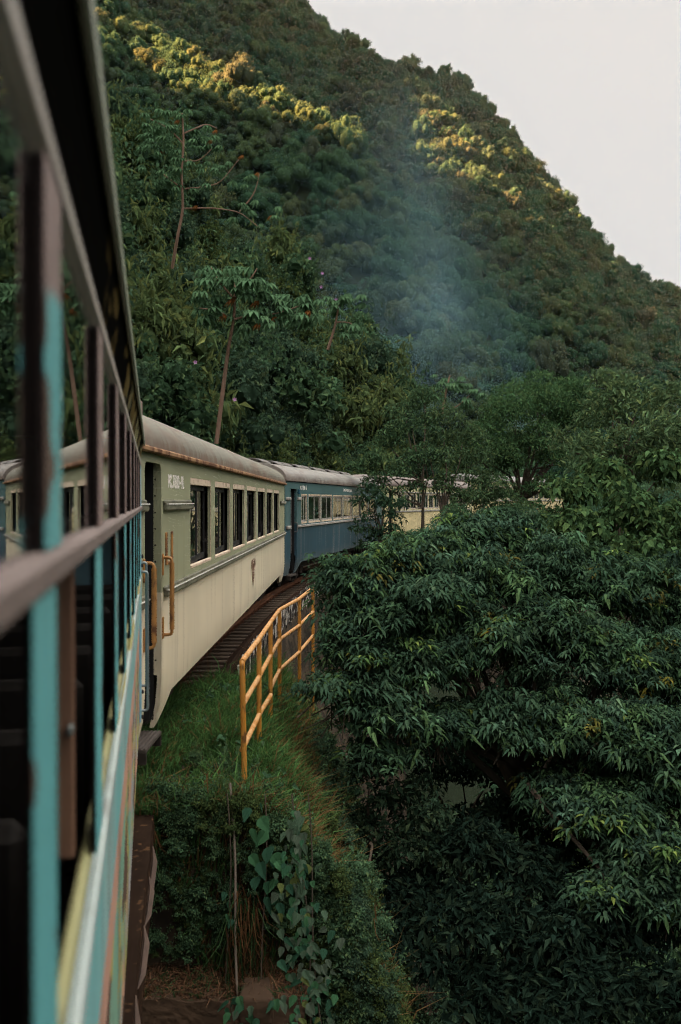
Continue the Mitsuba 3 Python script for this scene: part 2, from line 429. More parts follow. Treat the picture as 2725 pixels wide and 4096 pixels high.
def build_car(key, M, look, wins, door, far_end=True, detail=True):
    """look: dict of materials and switches; wins: list of (s0, s1, z0, z1, sash); door: (s0, s1, top)"""
    d0, d1, dt = door
    k = key + '__'
    # side sheet with a notch for the door and holes for the windows
    r = 0.09
    arch = [(d1, 0.47), (d1, dt - r)] + [(d1 - r + r * math.cos(a), dt - r + r * math.sin(a)) for a in np.linspace(0.3, 1.57, 4)] + [(d0 + r - r * math.sin(a), dt - r + r * math.cos(a)) for a in np.linspace(0, 1.27, 4)] + [(d0, dt - r), (d0, 0.47)]
    low = look.get('skirt', 0.75)
    poly = [(0, EAVE), (0, 0.55), (0.06, 0.47)] + arch[::-1] + [(d1 + 0.12, 0.49), (d1 + 0.62, low), (LEN - 1.75, low), (LEN - 1.35, 0.52), (LEN - 0.08, 0.47), (LEN, 0.6), (LEN, EAVE)]
    holes = [rrect(a, b, c, e, 0.03) for a, b, c, e, q in wins]
    add(k + 'side_wall', wall(poly, holes, 0, 0.045, 0.24, tumble), look['paint'], M, 25)
    far = MB().box(0, LEN, W2 - 0.05, W2, 0.75, EAVE)
    add(k + 'far_side_wall', far.out(), look['paint'], M, False)
    # ends, floor, lining
    for s0, s1 in ((0.0, 0.05), (LEN - 0.05, LEN)):
        add(k + 'end_wall', wall([(0.05, 0.6), (HALF - 0.42, 0.6), (HALF - 0.42, 3.0), (HALF + 0.42, 3.0), (HALF + 0.42, 0.6), (W2 - 0.05, 0.6), (W2 - 0.05, EAVE), (0.05, EAVE)], (), 0, 0.05), look['end'], M @ np.array([[0, 1.0, 0, s0], [1, 0, 0, 0], [0, 0, 1, 0], [0, 0, 0, 1]]), False)
    b = MB()
    o = 0.06
    b.box(-0.35, 0.0, HALF - 0.5, HALF - 0.42, 0.95, 3.05).box(-0.35, 0.0, HALF + 0.42, HALF + 0.5, 0.95, 3.05).box(-0.35, 0.0, HALF - 0.42, HALF + 0.42, 2.97, 3.05)
    b.box(LEN, LEN + 0.35, HALF - 0.5, HALF - 0.42, 0.95, 3.05).box(LEN, LEN + 0.35, HALF + 0.42, HALF + 0.5, 0.95, 3.05).box(LEN, LEN + 0.35, HALF - 0.42, HALF + 0.42, 2.97, 3.05)
    add(k + 'gangway', b.out(), 'm_black', M, False)
    f = MB().box(0.05, d0 - 0.03, o, W2 - o, 0.98, 1.05).box(d0 - 0.03, d1 + 0.03, 0.62, W2 - o, 0.98, 1.05).box(d1 + 0.03, LEN - 0.05, o, W2 - o, 0.98, 1.05)
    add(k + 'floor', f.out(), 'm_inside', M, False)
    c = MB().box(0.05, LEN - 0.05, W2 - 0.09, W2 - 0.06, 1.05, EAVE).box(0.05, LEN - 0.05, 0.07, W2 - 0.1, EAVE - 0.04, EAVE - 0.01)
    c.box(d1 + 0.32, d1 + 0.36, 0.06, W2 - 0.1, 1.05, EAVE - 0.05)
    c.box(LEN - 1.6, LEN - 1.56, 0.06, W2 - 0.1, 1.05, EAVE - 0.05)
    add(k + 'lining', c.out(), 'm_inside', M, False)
    if detail:
        st = MB()
        s = wins[0][0] + 0.3
        while s < wins[-1][1]:
            for y in (0.12, 1.5):
                st.box(s, s + 0.12, y, y + 0.95, 1.4, 2.22, 0.04).box(s, s + 0.5, y, y + 0.95, 1.35, 1.48, 0.04)
            s += 0.95
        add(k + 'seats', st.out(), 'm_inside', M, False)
    # door recess: posts, well, step
    j = MB()
    for s0, s1 in ((d0 - 0.03, d0), (d1, d1 + 0.03)):
        j.box(s0, s1, 0.0465, 0.080, 1.0, dt)
    add(k + 'door_jamb', j.out(), look['paint'], M, False)
    w = MB().box(d0 - 0.03, d0, 0.081, 1.0, 0.55, dt).box(d1, d1 + 0.03, 0.081, 1.0, 0.55, dt).box(d0, d1, 0.60, 0.62, 0.6, 1.04)
    w.box(d0 + 0.0, d0 + 0.035, 0.12, 0.17, 0.55, 1.0).box(d1 - 0.035, d1, 0.12, 0.17, 0.55, 1.0)
    if look.get('open', True):
        w.box(d0, d1, 1.0, 1.04, 1.05, dt)
    add(k + 'step_well', w.out(), 'm_black', M, False)
    if not look.get('open', True):
        dk = add(k + 'door', MB().box(d0 + 0.01, d1 - 0.01, 0.16, 0.2, 1.06, dt - 0.02, 0.01).out(), look['door'], M, False)
        add(dk + '__door_glass', MB().box(d0 + 0.16, d1 - 0.16, 0.150, 0.159, 2.1, 2.85).out(), 'm_black', M, False)
    if detail:
        rv = MB()
        for z in np.arange(1.15, dt - 0.1, 0.165):
            rv.tube([(d1 - 0.004, 0.062, z), (d1 + 0.001, 0.062, z)], 0.010, 6)
        add(k + 'rivets', rv.out(), 'm_under', M, False)
        labels[free(k + 'rivets_kind')] = {}
        labels.pop(k + 'rivets_kind')
    for n_, (z, y0) in enumerate(((0.44, 0.02), (0.76, 0.34))):
        t = MB().box(d0 + 0.02, d1 - 0.02, y0 - 0.02, y0 + 0.26, z - 0.03, z)
        sk = add(k + 'step', t.out(), 'm_tread', M, False)
        for q in range(7):
            y = y0 - 0.012 + q * 0.038
            add(sk + '__rib', MB().box(d0 + 0.03, d1 - 0.03, y, y + 0.018, z, z + 0.012).out(), 'm_tread', M, False)
    add(k + 'step_bracket', MB().box(d0 + 0.02, d0 + 0.06, 0.0, 0.6, 0.30, 0.41).box(d1 - 0.06, d1 - 0.02, 0.0, 0.6, 0.30, 0.41).box(d0 + 0.02, d1 - 0.02, 0.24, 0.28, 0.41, 0.73).out(), 'm_under', M, False)
    # mouldings
    for a, b_, z, hgt, style in look['mouldings']:
        q = MB()
        if style == 'double':
            q.box(a, b_, -0.050, 0.0, z - hgt / 2, z + hgt / 2, 0.012).box(a - 0.03, b_ + 0.003, -0.030, 0.0, z + hgt * 0.40, z + hgt * 0.95, 0.012)
        else:
            q.box(a, b_, -0.050, 0.0, z - hgt / 2, z + hgt / 2, 0.012)
        mk = add(k + 'moulding', q.out(), look['trim'], M, 25)
        if style == 'double':
            add(mk + '__bright_edge', MB().box(a, b_, -0.058, -0.0505, z + hgt * 0.30, z + hgt * 0.48, 0.002).out(), 'm_silver_line', M, False)
    # windows
    for a, b_, c0, c1, style in wins:
        fr = MB()
        if style == 'slide':
            fr.box(a, b_, 0.003, 0.045, c1 - 0.085, c1 - 0.002, 0.004).box(a, b_, -0.006, 0.045, c0 - 0.008, c0 + 0.028, 0.004)
            fr.box(b_ - 0.012, b_ - 0.001, 0.003, 0.010, c0 + 0.0285, c1 - 0.0855, 0.003)
        else:
            t = 0.05
            fr.box(a, b_, 0.002, 0.014, c1 - t, c1, 0.003).box(a, b_, 0.002, 0.014, c0, c0 + t, 0.003).box(a, a + t, 0.002, 0.014, c0 + t, c1 - t, 0.003).box(b_ - t, b_, 0.002, 0.014, c0 + t, c1 - t, 0.003)
        wk = add(k + 'window', fr.out(), 'm_cream_trim', M, 25)
        mid = a + (b_ - a) * (0.47 if style == 'slide' else 0.5)
        if style == 'slide':
            z0, z1 = c0 + 0.03, c1 - 0.077
            for p0, p1, y in ((a + 0.002, mid + 0.03, 0.052), (mid - 0.03, b_ - 0.022, 0.085)):
                q = MB()
                t = 0.035
                q.box(p0, p1, y, y + 0.022, z1 - 0.07, z1).box(p0, p1, y, y + 0.022, z0, z0 + 0.075).box(p0, p0 + t, y, y + 0.022, z0 + 0.075, z1 - 0.07).box(p1 - t, p1, y, y + 0.022, z0 + 0.075, z1 - 0.07)
                add(wk + '__sash', q.out(), 'm_black', M, False)
                add(wk + '__pane', MB().raw([[p0 + t, y + 0.011, z0 + 0.075], [p1 - t, y + 0.011, z0 + 0.075], [p1 - t, y + 0.011, z1 - 0.07], [p0 + t, y + 0.011, z1 - 0.07]], [[0, 1, 2, 3]]).out(), 'm_glass', M, False)
        else:
            t = 0.05
            for p0, p1, y in ((a + t, mid + 0.022, 0.015), (mid - 0.022, b_ - t, 0.028)):
                q = MB()
                z0, z1 = c0 + t, c1 - t
                q.box(p0, p1, y, y + 0.012, z1 - 0.04, z1).box(p0, p1, y, y + 0.012, z0, z0 + 0.06).box(p0, p0 + t, y, y + 0.012, z0 + 0.06, z1 - 0.04).box(p1 - t, p1, y, y + 0.012, z0 + 0.06, z1 - 0.04)
                add(wk + '__sash', q.out(), 'm_light_trim', M, False)
                add(wk + '__pane', MB().raw([[p0 + t, y + 0.008, z0 + 0.06], [p1 - t, y + 0.008, z0 + 0.06], [p1 - t, y + 0.008, z1 - 0.04], [p0 + t, y + 0.008, z1 - 0.04]], [[0, 1, 2, 3]]).out(), 'm_glass', M, False)
    # roof
    add(k + 'roof', roof_mesh(look['dome'], look['rise']), look['roof'], M, 50)
    if look.get('gutter'):
        g = MB().box(-0.03, LEN + 0.03, -0.075, 0.0, EAVE - 0.02, EAVE + 0.035, 0.012)
        add(k + 'gutter', g.out(), 'm_rust', M, 25)
    # underneath
    u = MB().box(3.4, 6.6, 0.34, W2 - 0.34, 0.5, 0.98, 0.03).box(8.5, 11.2, 0.34, W2 - 0.34, 0.42, 0.98, 0.03).box(0.1, LEN - 0.1, HALF - 0.2, HALF + 0.2, 0.72, 0.975).box(12.4, 14.1, 0.34, 1.2, 0.55, 0.98, 0.03)
    add(k + 'underframe', u.out(), 'm_under', M, False)
    for sb in (2.9, LEN - 2.9):
        bp = bogie_parts()
        bk = add(k + 'bogie', bp['frame'], None, shift(M, sb))
        for q in (-0.9, 0.9):
            add(bk + '__wheelset', bp['wheelset'], None, shift(M, sb + q, 0, 0.42))


def lettering(key, M, text, s0, s1, z0, z1, bold=False):
    m = meshkit.text_mesh(text, 1.0, 0.05, bold)
    v = np.array(m.vertices)
    lo, hi = v.min(0), v.max(0)
    v[:, 0] = s0 + (v[:, 0] - lo[0]) / (hi[0] - lo[0]) * (s1 - s0)
    v[:, 1] = z0 + (v[:, 1] - lo[1]) / (hi[1] - lo[1]) * (z1 - z0)
    v[:, 2] *= 0.06
    return add(key, trimesh.Trimesh(v @ ROT.T, m.faces, process=False), 'm_white_letter', M, False)


# the green and cream car next ahead
mat('m_green_paint', paint(GREEN, (0.30, 0.305, 0.190), (0.67, 0.585, 0.42), dirt=0.30, scratch=0.55), 0.42, 0.5)
mat('m_green_roof', roof_color(GREEN, (0.155, 0.145, 0.115), (0.145, 0.085, 0.06)), 0.42, 0.5)
mat('m_green_trim', lambda p, n, uv: mix((0.155, 0.15, 0.105), (0.095, 0.09, 0.062), smoothstep(0.4, 0.7, fbm(p.x * 4, p.y * 4, p.z * 9, 3))), 0.42)
mat('m_roof_box', (0.20, 0.14, 0.115), 0.6)
GW = [(3.035 + 2.136 * i, 3.035 + 2.136 * i + 1.74, 1.955, 3.03, 'slide') for i in range(7)]
G = 'green_passenger_car'
build_car(G, GREEN, dict(paint='m_green_paint', end='m_green_paint', roof='m_green_roof', trim='m_green_trim', dome=0.55, rise=0.55, gutter=True, skirt=0.74,
                         mouldings=[(1.33, LEN, 1.815, 0.075, 'double'), (-0.0, 0.40, 1.815, 0.075, 'double'), (1.33, 2.98, 2.69, 0.075, 'double'), (0.0, 0.40, 2.69, 0.075, 'double'), (17.95, LEN, 2.69, 0.075, 'double')]),
          GW, (0.43, 1.23, 3.12))
say(G, 'olive green passenger car with cream lower side and open black doorway, next ahead', 'passenger car', 'passenger cars of the train on the curve')
lettering(G + '__car_number', GREEN, 'PC.7600-9L', 1.60, 2.58, 2.885, 3.030, True)
labels[G + '__car_number'] = {'label': 'white painted number on the green side beside the door'}
for s, up in ((1.29, 0), (0.375, 0.0)):
    q = MB().tube(bent([(s, 0.0, 2.18), (s, -0.095, 2.18), (s, -0.095, 1.40), (s, 0.0, 1.40)], 0.045), 0.016, 10)
    q.tube([(s, -0.095, 2.13), (s, -0.095, 1.45)], 0.025, 10)
    h = add(G + '__handrail', q.out(), 'm_orange_rail', GREEN, 40)
    for z_ in (2.0, 1.36):
        add(h + '__bracket', MB().box(s - 0.035, s + 0.02, -0.012, 0.0, z_, z_ + 0.22, 0.004).out(), 'm_orange_rail', GREEN, False)
q = MB().box(1.43, 1.50, -0.016, 0.0, 2.09, 2.43, 0.005).box(1.74, 1.81, -0.016, 0.0, 2.09, 2.43, 0.005).box(1.50, 1.74, -0.016, 0.0, 2.09, 2.125, 0.005)
add(G + '__plate_holder', q.out(), 'm_orange_rail', GREEN, False)
# brown crest with pale outlines
cr = wall([(10.22, 1.60), (10.55, 1.625), (10.95, 1.615), (10.98, 1.50), (10.86, 1.43), (10.80, 1.36), (10.74, 1.24), (10.62, 1.14), (10.52, 1.13), (10.44, 1.20), (10.36, 1.30), (10.30, 1.42), (10.22, 1.48)], (), -0.008, 0.007)
mat('m_crest', lambda p, n, uv: mix((0.17, 0.075, 0.035), (0.07, 0.03, 0.016), fbm(p.x * 14, p.y * 9, p.z * 14, 3)), 0.6)
ck = add(G + '__crest', cr, 'm_crest', GREEN, False)
labels[ck] = {'label': 'brown painted crest with pale outlines on the cream side'}
cl = MB()
for r0 in (0.16, 0.27):
    cl.tube([(10.62 + 1.25 * r0 * math.cos(a), -0.012, 1.49 + 0.42 * r0 * math.sin(a)) for a in np.linspace(-1.9, 2.2, 14)], 0.007, 5)
for z, a, b in ((1.40, 10.34, 10.80), (1.35, 10.38, 10.76), (1.29, 10.42, 10.72), (1.23, 10.46, 10.68), (1.18, 10.5, 10.62)):
    cl.tube([(a, -0.012, z), (b, -0.012, z - 0.01)], 0.005, 5)
cl.tube([(10.22, -0.012, 1.60), (10.25, -0.012, 1.45), (10.45, -0.012, 1.17), (10.53, -0.012, 1.12)], 0.006, 5)
add(ck + '__outline', cl.out(), 'm_cream_trim', GREEN, 40)
add(G + '__roof_hatch', MB().box(0.35, 2.35, 0.42, 1.5, EAVE + 0.42, EAVE + 0.64, 0.01).out(), 'm_roof_box', GREEN, False)
# repainted scar across the roof
sc_ = MB()
aa = np.linspace(0.55, 1.25, 10)
for w_ in (0.0,):
    P = [(8.2 + 0.06 * i, HALF - (HALF + 0.05) * abs(math.cos(a)) ** 0.82 - 0.004, EAVE + 0.024 + 0.55 * math.sin(a) ** 0.85) for i, a in enumerate(aa)]
    for p0, p1 in zip(P, P[1:]):
        sc_.raw([p0, (p0[0] + 0.16, p0[1], p0[2] + 0.001), (p1[0] + 0.16, p1[1], p1[2] + 0.001), p1], [[0, 1, 2, 3]])
add(G + '__roof_patch', sc_.out(), 'm_cream_trim', GREEN, False)

# the blue car behind it
mat('m_blue_paint', paint(BLUE, (0.062, 0.128, 0.132), (0.028, 0.072, 0.100), belt=1.93, dirt=0.6, grime=(0.20, 0.21, 0.20)), 0.40, 0.5)
mat('m_blue_end', (0.008, 0.060, 0.095), 0.5)
mat('m_blue_door', lambda p, n, uv: mix((0.06, 0.055, 0.05), (0.13, 0.11, 0.10), fbm(p.x * 9, p.y * 9, p.z * 2, 3)), 0.6)
mat('m_blue_roof', roof_color(BLUE, (0.21, 0.20, 0.185), (0.14, 0.10, 0.085)), 0.38, 0.5)
B = 'blue_passenger_car'
BW = [(2.12, 2.98, 1.95, 2.87, 'twin')] + [(3.18 + 2.07 * i, 3.18 + 2.07 * i + 1.90, 1.95, 2.87, 'twin') for i in range(7)]
build_car(B, BLUE, dict(paint='m_blue_paint', end='m_blue_end', roof='m_blue_roof', trim='m_light_trim', dome=0.0, rise=0.56, open=False, door='m_blue_door', skirt=0.77,
                        mouldings=[(1.6, 17.9, 1.88, 0.075, 'plain'), (0.12, 0.62, 1.88, 0.09, 'plain'), (0.08, 0.6, 2.72, 0.09, 'plain'), (1.56, 2.05, 2.72, 0.09, 'plain')]),
          BW, (0.70, 1.52, 3.01))
say(B, 'weathered blue passenger car with silver roof, second car ahead, half hidden by a small tree', 'passenger car', 'passenger cars of the train on the curve')
lettering(B + '__car_number', BLUE, 'PC-7598-3L', 1.95, 2.94, 2.99, 3.13, True)
lettering(B + '__train_name', BLUE, 'Serra Verde Express', 9.4, 11.3, 2.98, 3.13, True)
for i in range(11):
    s = 0.9 + 1.45 * i + (0.35 if i % 2 else 0)
    a = np.linspace(-0.5, 0.5, 7)
    V = [(s + ds, HALF + 0.75 * t * 1.1, EAVE + 0.56 + 0.14 - 0.55 * t * t + dz) for t in a for ds in (0, 0.85) for dz in (0, 0.03)]
    vent = MB()
    for k_ in range(6):
        o_ = 4 * k_
        vent.raw(V[o_:o_ + 8], [[0, 2, 6, 4], [1, 5, 7, 3], [0, 4, 5, 1], [2, 3, 7, 6], [0, 1, 3, 2], [4, 6, 7, 5]])
    vent.box(s + 0.1, s + 0.75, HALF - 0.2, HALF + 0.2, EAVE + 0.54, EAVE + 0.69)
    add(B + '__roof_vent', vent.out(), 'm_steel', BLUE, False)
q = MB().tube(bent([(1.45, 0.06, 1.72), (1.45, -0.03, 1.72), (1.45, -0.03, 2.0), (1.45, 0.06, 2.0)], 0.03), 0.014, 8)
add(B + '__handrail', q.out(), 'm_steel', BLUE, 40)
add(B + '__lamp_box', MB().box(1.62, 1.74, -0.06, 0.0, 2.86, 3.0, 0.01).out(), 'm_blue_end', BLUE, False)

# two more cars farther round the curve
mat('m_cream_paint', paint(CREAM, (0.50, 0.47, 0.27), (0.66, 0.55, 0.30), belt=1.95, dirt=0.3), 0.42)
mat('m_cream_roof', roof_color(CREAM, (0.15, 0.12, 0.105), (0.11, 0.07, 0.055)), 0.4)
mat('m_far_paint', paint(FAR, (0.36, 0.35, 0.18), (0.60, 0.50, 0.28), belt=1.9, dirt=0.3), 0.42)
mat('m_far_roof', roof_color(FAR, (0.18, 0.17, 0.16), (0.11, 0.085, 0.07)), 0.35)
for C, M, lab, pm, rm in (('cream_passenger_car', CREAM, 'cream passenger car seen through the slender trees, third car ahead', 'm_cream_paint', 'm_cream_roof'),
                          ('far_passenger_car', FAR, 'last visible passenger car, olive with pale window frames, farthest round the curve', 'm_far_paint', 'm_far_roof')):
    W_ = [(2.2 + 1.22 * i, 2.2 + 1.22 * i + 1.06, 2.02, 2.86, 'twin') for i in range(13)]
    build_car(C, M, dict(paint=pm, end=pm, roof=rm, trim='m_light_trim', dome=0.3, rise=0.55, open=False, door='m_blue_door', skirt=0.75, mouldings=[(1.5, 18.5, 1.93, 0.08, 'plain'), (1.9, 18.2, 2.92, 0.07, 'plain')]), W_, (0.7, 1.45, 3.0), detail=False)
    say(C, lab, 'passenger car', 'passenger cars of the train on the curve')
# ---------------------------------------------------------------- our own car, leaned out of
def own_mural(p, n, uv):
    s, y, z = local(OWN, p)
    w = z - E
    wob = 0.05 * (fbm(s * 1.3, z * 2.0, 1.0, 3) - 0.5)
    a = w + wob
    c = mix((0.24, 0.21, 0.075), (0.34, 0.33, 0.16), smoothstep(-0.62, -0.56, a))
    c = dr.select(a < -0.60, mi.Color3f(0.40, 0.46, 0.44), c)
    c = dr.select(a < -0.64, mix((0.17, 0.42, 0.42), (0.30, 0.46, 0.44), noise(s * 2.0, z * 6.0)), c)
    c = dr.select(a < -0.83, mi.Color3f(0.52, 0.30, 0.22), c)
    b = fbm(s * 2.2, z * 5.0, 4.0, 3)
    m = mix((0.34, 0.33, 0.33), (0.50, 0.28, 0.19), smoothstep(0.42, 0.5, b))
    m = mix(m, (0.20, 0.36, 0.26), smoothstep(0.52, 0.56, fbm(s * 1.6, z * 7.0, 9.0, 3)))
    m = mix(m, (0.45, 0.40, 0.12), smoothstep(0.60, 0.63, fbm(s * 2.6, z * 6.0, 13.0, 3)))
    m = mix(m, (0.12, 0.07, 0.05), smoothstep(0.62, 0.66, fbm(s * 3.1, z * 5.0, 19.0, 3)))
    c = dr.select(a < -1.10, m, c)
    return mix(c, (0.10, 0.085, 0.07), 0.45 * smoothstep(0.5, 0.75, fbm(s * 6.0, z * 1.5, 23.0, 3)))


def own_post(p, n, uv):
    s, y, z = local(OWN, p)
    edge = E - 0.06 + 0.23 * smoothstep(1.5, 1.2, s) + 0.03 * (noise(s * 9, z * 20) - 0.5)
    teal = mix((0.135, 0.40, 0.40), (0.10, 0.33, 0.34), fbm(s * 5, z * 2.2, 3.0, 3))
    bare = mix((0.30, 0.215, 0.20), (0.20, 0.14, 0.125), fbm(s * 6, z * 3, 3.0, 3))
    chip = smoothstep(0.66, 0.70, fbm(s * 14.0, z * 9.0, 31.0, 4))
    return mix(mix(teal, bare, smoothstep(edge - 0.01, edge + 0.01, z)), (0.10, 0.065, 0.05), chip)


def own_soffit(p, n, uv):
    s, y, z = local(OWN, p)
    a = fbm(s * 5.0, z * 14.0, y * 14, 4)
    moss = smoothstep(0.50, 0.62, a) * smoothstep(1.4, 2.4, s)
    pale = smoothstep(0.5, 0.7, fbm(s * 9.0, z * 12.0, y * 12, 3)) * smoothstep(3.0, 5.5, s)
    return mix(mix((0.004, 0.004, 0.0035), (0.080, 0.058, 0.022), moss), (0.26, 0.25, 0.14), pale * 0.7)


mat('m_own_mural', own_mural, 0.35, 0.5)
mat('m_own_post', own_post, 0.45, 0.5)
mat('m_own_soffit', own_soffit, 1.0, 0.0)
mat('m_own_rail', lambda p, n, uv: mix((0.21, 0.165, 0.15), (0.13, 0.095, 0.085), fbm(p.x * 6, p.y * 6, p.z * 6, 3)), 0.5)
mat('m_own_top', lambda p, n, uv: mix((0.40, 0.36, 0.31), (0.26, 0.22, 0.19), fbm(p.x * 5, p.y * 5, p.z * 5, 3)), 0.5)
mat('m_own_lip', lambda p, n, uv: mix((0.27, 0.29, 0.22), (0.17, 0.19, 0.12), fbm(p.x * 4, p.y * 4, p.z * 9, 3)), 0.5)
mat('m_dark_frame', (0.018, 0.013, 0.012), 0.8, 0.15)
mat('m_brown_wood', lambda p, n, uv: mix((0.22, 0.115, 0.07), (0.13, 0.07, 0.045), fbm(p.x * 4, p.y * 4, p.z * 2, 3)), 0.6)
mat('m_own_blue', lambda p, n, uv: mix((0.25, 0.42, 0.46), (0.12, 0.28, 0.36), fbm(p.x * 8, p.y * 8, p.z * 8, 3)), 0.5)
mat('m_pipe', lambda p, n, uv: mix((0.30, 0.31, 0.29), (0.16, 0.20, 0.20), fbm(p.x * 5, p.y * 5, p.z * 5, 3)), 0.3, metal=0.5)
O, k = 'mural_passenger_car', 'mural_passenger_car__'
S0, S1 = -9.0, 8.28
WT, WM0, WM1, WS = E + 0.272, E - 0.071, E - 0.040, E - 0.52
b = MB().box(S0, S1, 0.098, 0.107, E - 1.72, WS - 0.02)
add(k + 'side_panel', b.out(), 'm_own_mural', OWN, False)
add(k + 'belt_ledge', MB().box(S0, S1, 0.083, 0.0975, E - 0.82, E - 0.60, 0.006).out(), 'm_own_mural', OWN, 25)
add(k + 'window_sill', MB().box(S0, S1, 0.090, 0.106, WS - 0.02, WS + 0.004, 0.006).out(), 'm_own_mural', OWN, 25)
add(k + 'middle_rail', MB().box(S0, S1, 0.074, 0.099, WM0, WM1, 0.007).out(), 'm_own_rail', OWN, 25)
add(k + 'top_rail', MB().box(S0, S1, 0.080, 0.104, WT, WT + 0.042, 0.012).out(), 'm_own_top', OWN, 25)
PITCH, P0 = 0.78, 0.715
posts = [P0 + PITCH * i for i in range(-3, 10) if P0 + PITCH * i < S1 - 0.6]
for n_, s in enumerate(posts):
    pk = add(k + 'window_post', MB().box(s, s + 0.16, 0.080, 0.0825, WS, WM0 - 0.001, 0.001).box(s + 0.085, s + 0.215, 0.080, 0.0825, WM1 + 0.001, WT - 0.001, 0.001).out(), 'm_own_post', OWN, 25)
    add(pk + '__jamb', MB().box(s + 0.087, s + 0.213, 0.083, 0.0895, WM1 + 0.001, WT - 0.001, 0.002).box(s + 0.01, s + 0.15, 0.083, 0.0895, WS, WM0 - 0.001, 0.002).out(), 'm_dark_frame', OWN, 25)
    # each bay: glazed above, sash pushed up and open below
    a, c = s + 0.20, s + PITCH + 0.10
    pn = add(k + 'window', MB().box(a, c, 0.0925, 0.106, WT - 0.035, WT, 0.003).out(), 'm_dark_frame', OWN, 25)
    add(pn + '__pane', MB().raw([[a - 0.1, 0.0905, WM1 + 0.002], [c, 0.0905, WM1 + 0.002], [c, 0.0905, WT - 0.002], [a - 0.1, 0.0905, WT - 0.002]], [[0, 1, 2, 3]]).out(), 'm_glass', OWN, False)
    add(pn + '__lower_frame', MB().box(a, c, 0.0925, 0.106, WM1, WM1 + 0.018, 0.003).out(), 'm_dark_frame', OWN, 25)
    if n_ == 3:
        add(pn + '__inner_jamb', MB().box(s + 0.77, s + 0.81, 0.112, 0.137, WS, WM0 - 0.01, 0.003).out(), 'm_brown_wood', OWN, 25)  # brown inner jamb of the next post, facing back along the bay
        add(pn + '__jamb_bolt', MB().box(s + 0.74, s + 0.77, 0.111, 0.120, E - 0.335, E - 0.32, 0.003).out(), 'm_pipe', OWN, 25)
b = MB().raw([[S0, 0.100, WT + 0.043], [S1, 0.100, WT + 0.043], [S1, 0.066, E + 0.475], [S0, 0.066, E + 0.475]], [[0, 1, 2, 3]])
b.raw([[S0, 0.112, WT + 0.03], [S1, 0.112, WT + 0.03], [S1, 0.112, E + 0.50], [S0, 0.112, E + 0.50]], [[0, 1, 2, 3]])
add(k + 'soffit', b.out(), 'm_own_soffit', OWN, False)
add(k + 'roof_edge', MB().box(S0, S1 + 0.12, 0.055, 0.067, E + 0.455, E + 0.50, 0.004).out(), 'm_own_lip', OWN, 25)
a = np.linspace(0, math.pi, 22)
prof = np.stack([0.06 + 1.27 - 1.27 * np.sign(np.cos(a)) * np.abs(np.cos(a)) ** 0.8, E + 0.50 + 0.5 * np.sin(a) ** 0.85], 1)
V = np.vstack([np.c_[np.full(22, s), prof] for s in (S0, S1 + 0.1)])
rf = MB().raw(V, [[i, i + 22, i + 23, i + 1] for i in range(21)])
rf.raw(np.vstack([V[22:], [[S1 + 0.1, 1.33, E + 0.5]]]), [[i, i + 1, 22] for i in range(21)])
add(k + 'roof', rf.out(), 'm_own_lip', OWN, 40)
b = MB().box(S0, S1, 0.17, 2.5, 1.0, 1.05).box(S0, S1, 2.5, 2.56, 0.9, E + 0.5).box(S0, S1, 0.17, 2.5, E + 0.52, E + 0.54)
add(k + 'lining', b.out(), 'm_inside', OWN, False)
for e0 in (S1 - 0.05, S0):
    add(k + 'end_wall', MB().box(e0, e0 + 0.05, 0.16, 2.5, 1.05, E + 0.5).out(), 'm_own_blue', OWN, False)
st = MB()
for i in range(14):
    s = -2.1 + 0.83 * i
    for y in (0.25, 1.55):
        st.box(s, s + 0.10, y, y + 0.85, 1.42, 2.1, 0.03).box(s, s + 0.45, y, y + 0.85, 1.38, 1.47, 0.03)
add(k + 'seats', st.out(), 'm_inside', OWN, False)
add(k + 'corner_post', MB().box(S1 - 0.45, S1, 0.085, 0.16, E - 1.72, WT + 0.03, 0.01).out(), 'm_own_blue', OWN, 25)
for s, z1, z0, off in ((S1 - 0.26, E - 0.56, E - 1.66, 0.055), (S1 - 0.05, E - 0.50, E - 1.50, 0.045)):
    h = add(k + 'handrail', MB().tube(bent([(s, 0.09, z1), (s, 0.09 - off, z1), (s, 0.09 - off, z0), (s, 0.09, z0)], 0.04), 0.011, 10).out(), 'm_pipe', OWN, 40)
    for z_ in (z1 + 0.035, z0 - 0.065):
        add(h + '__bolt', MB().box(s - 0.02, s + 0.02, 0.068, 0.085, z_, z_ + 0.03, 0.006).out(), 'm_under', OWN, False)
add(k + 'underframe', MB().box(S0, S1, 0.45, 2.2, 0.75, 0.995).out(), 'm_under', OWN, False)
for sb in (5.4,):
    bp = bogie_parts()
    Mb = shift(OWN, sb, 0.1)
    bk = add(k + 'bogie', bp['frame'], None, Mb)
    for q in (-0.9, 0.9):
        add(bk + '__wheelset', bp['wheelset'], None, shift(Mb, q, 0, 0.42))
say(O, 'blurred nearest passenger car with teal window posts and painted mural side, at the left edge', 'passenger car', 'passenger cars of the train on the curve')

# ---------------------------------------------------------------- track
mat('m_rail', lambda p, n, uv: mix((0.20, 0.085, 0.042), (0.09, 0.04, 0.024), fbm(p.x * 11, p.y * 11, p.z * 11, 3)), 0.65, 0.3)
mat('m_sleeper', lambda p, n, uv: mix((0.055, 0.036, 0.024), (0.115, 0.085, 0.062), fbm(p.x * 7, p.y * 23, p.z * 12, 4)), 0.9, 0.2, bump=lambda p, n, uv: fbm(p.x * 14, p.y * 40, p.z * 30, 3), bscale=0.012)
R, rk = 'railway_track', 'railway_track__'
say(R, 'rusty narrow gauge railway track on dark wooden sleepers curving under the train', 'railway track')


def along(L):
    """point, tangent and level of the track at length L"""
    p, t = _cs(L), _cs(L, 1)
    return p, t / np.linalg.norm(t)


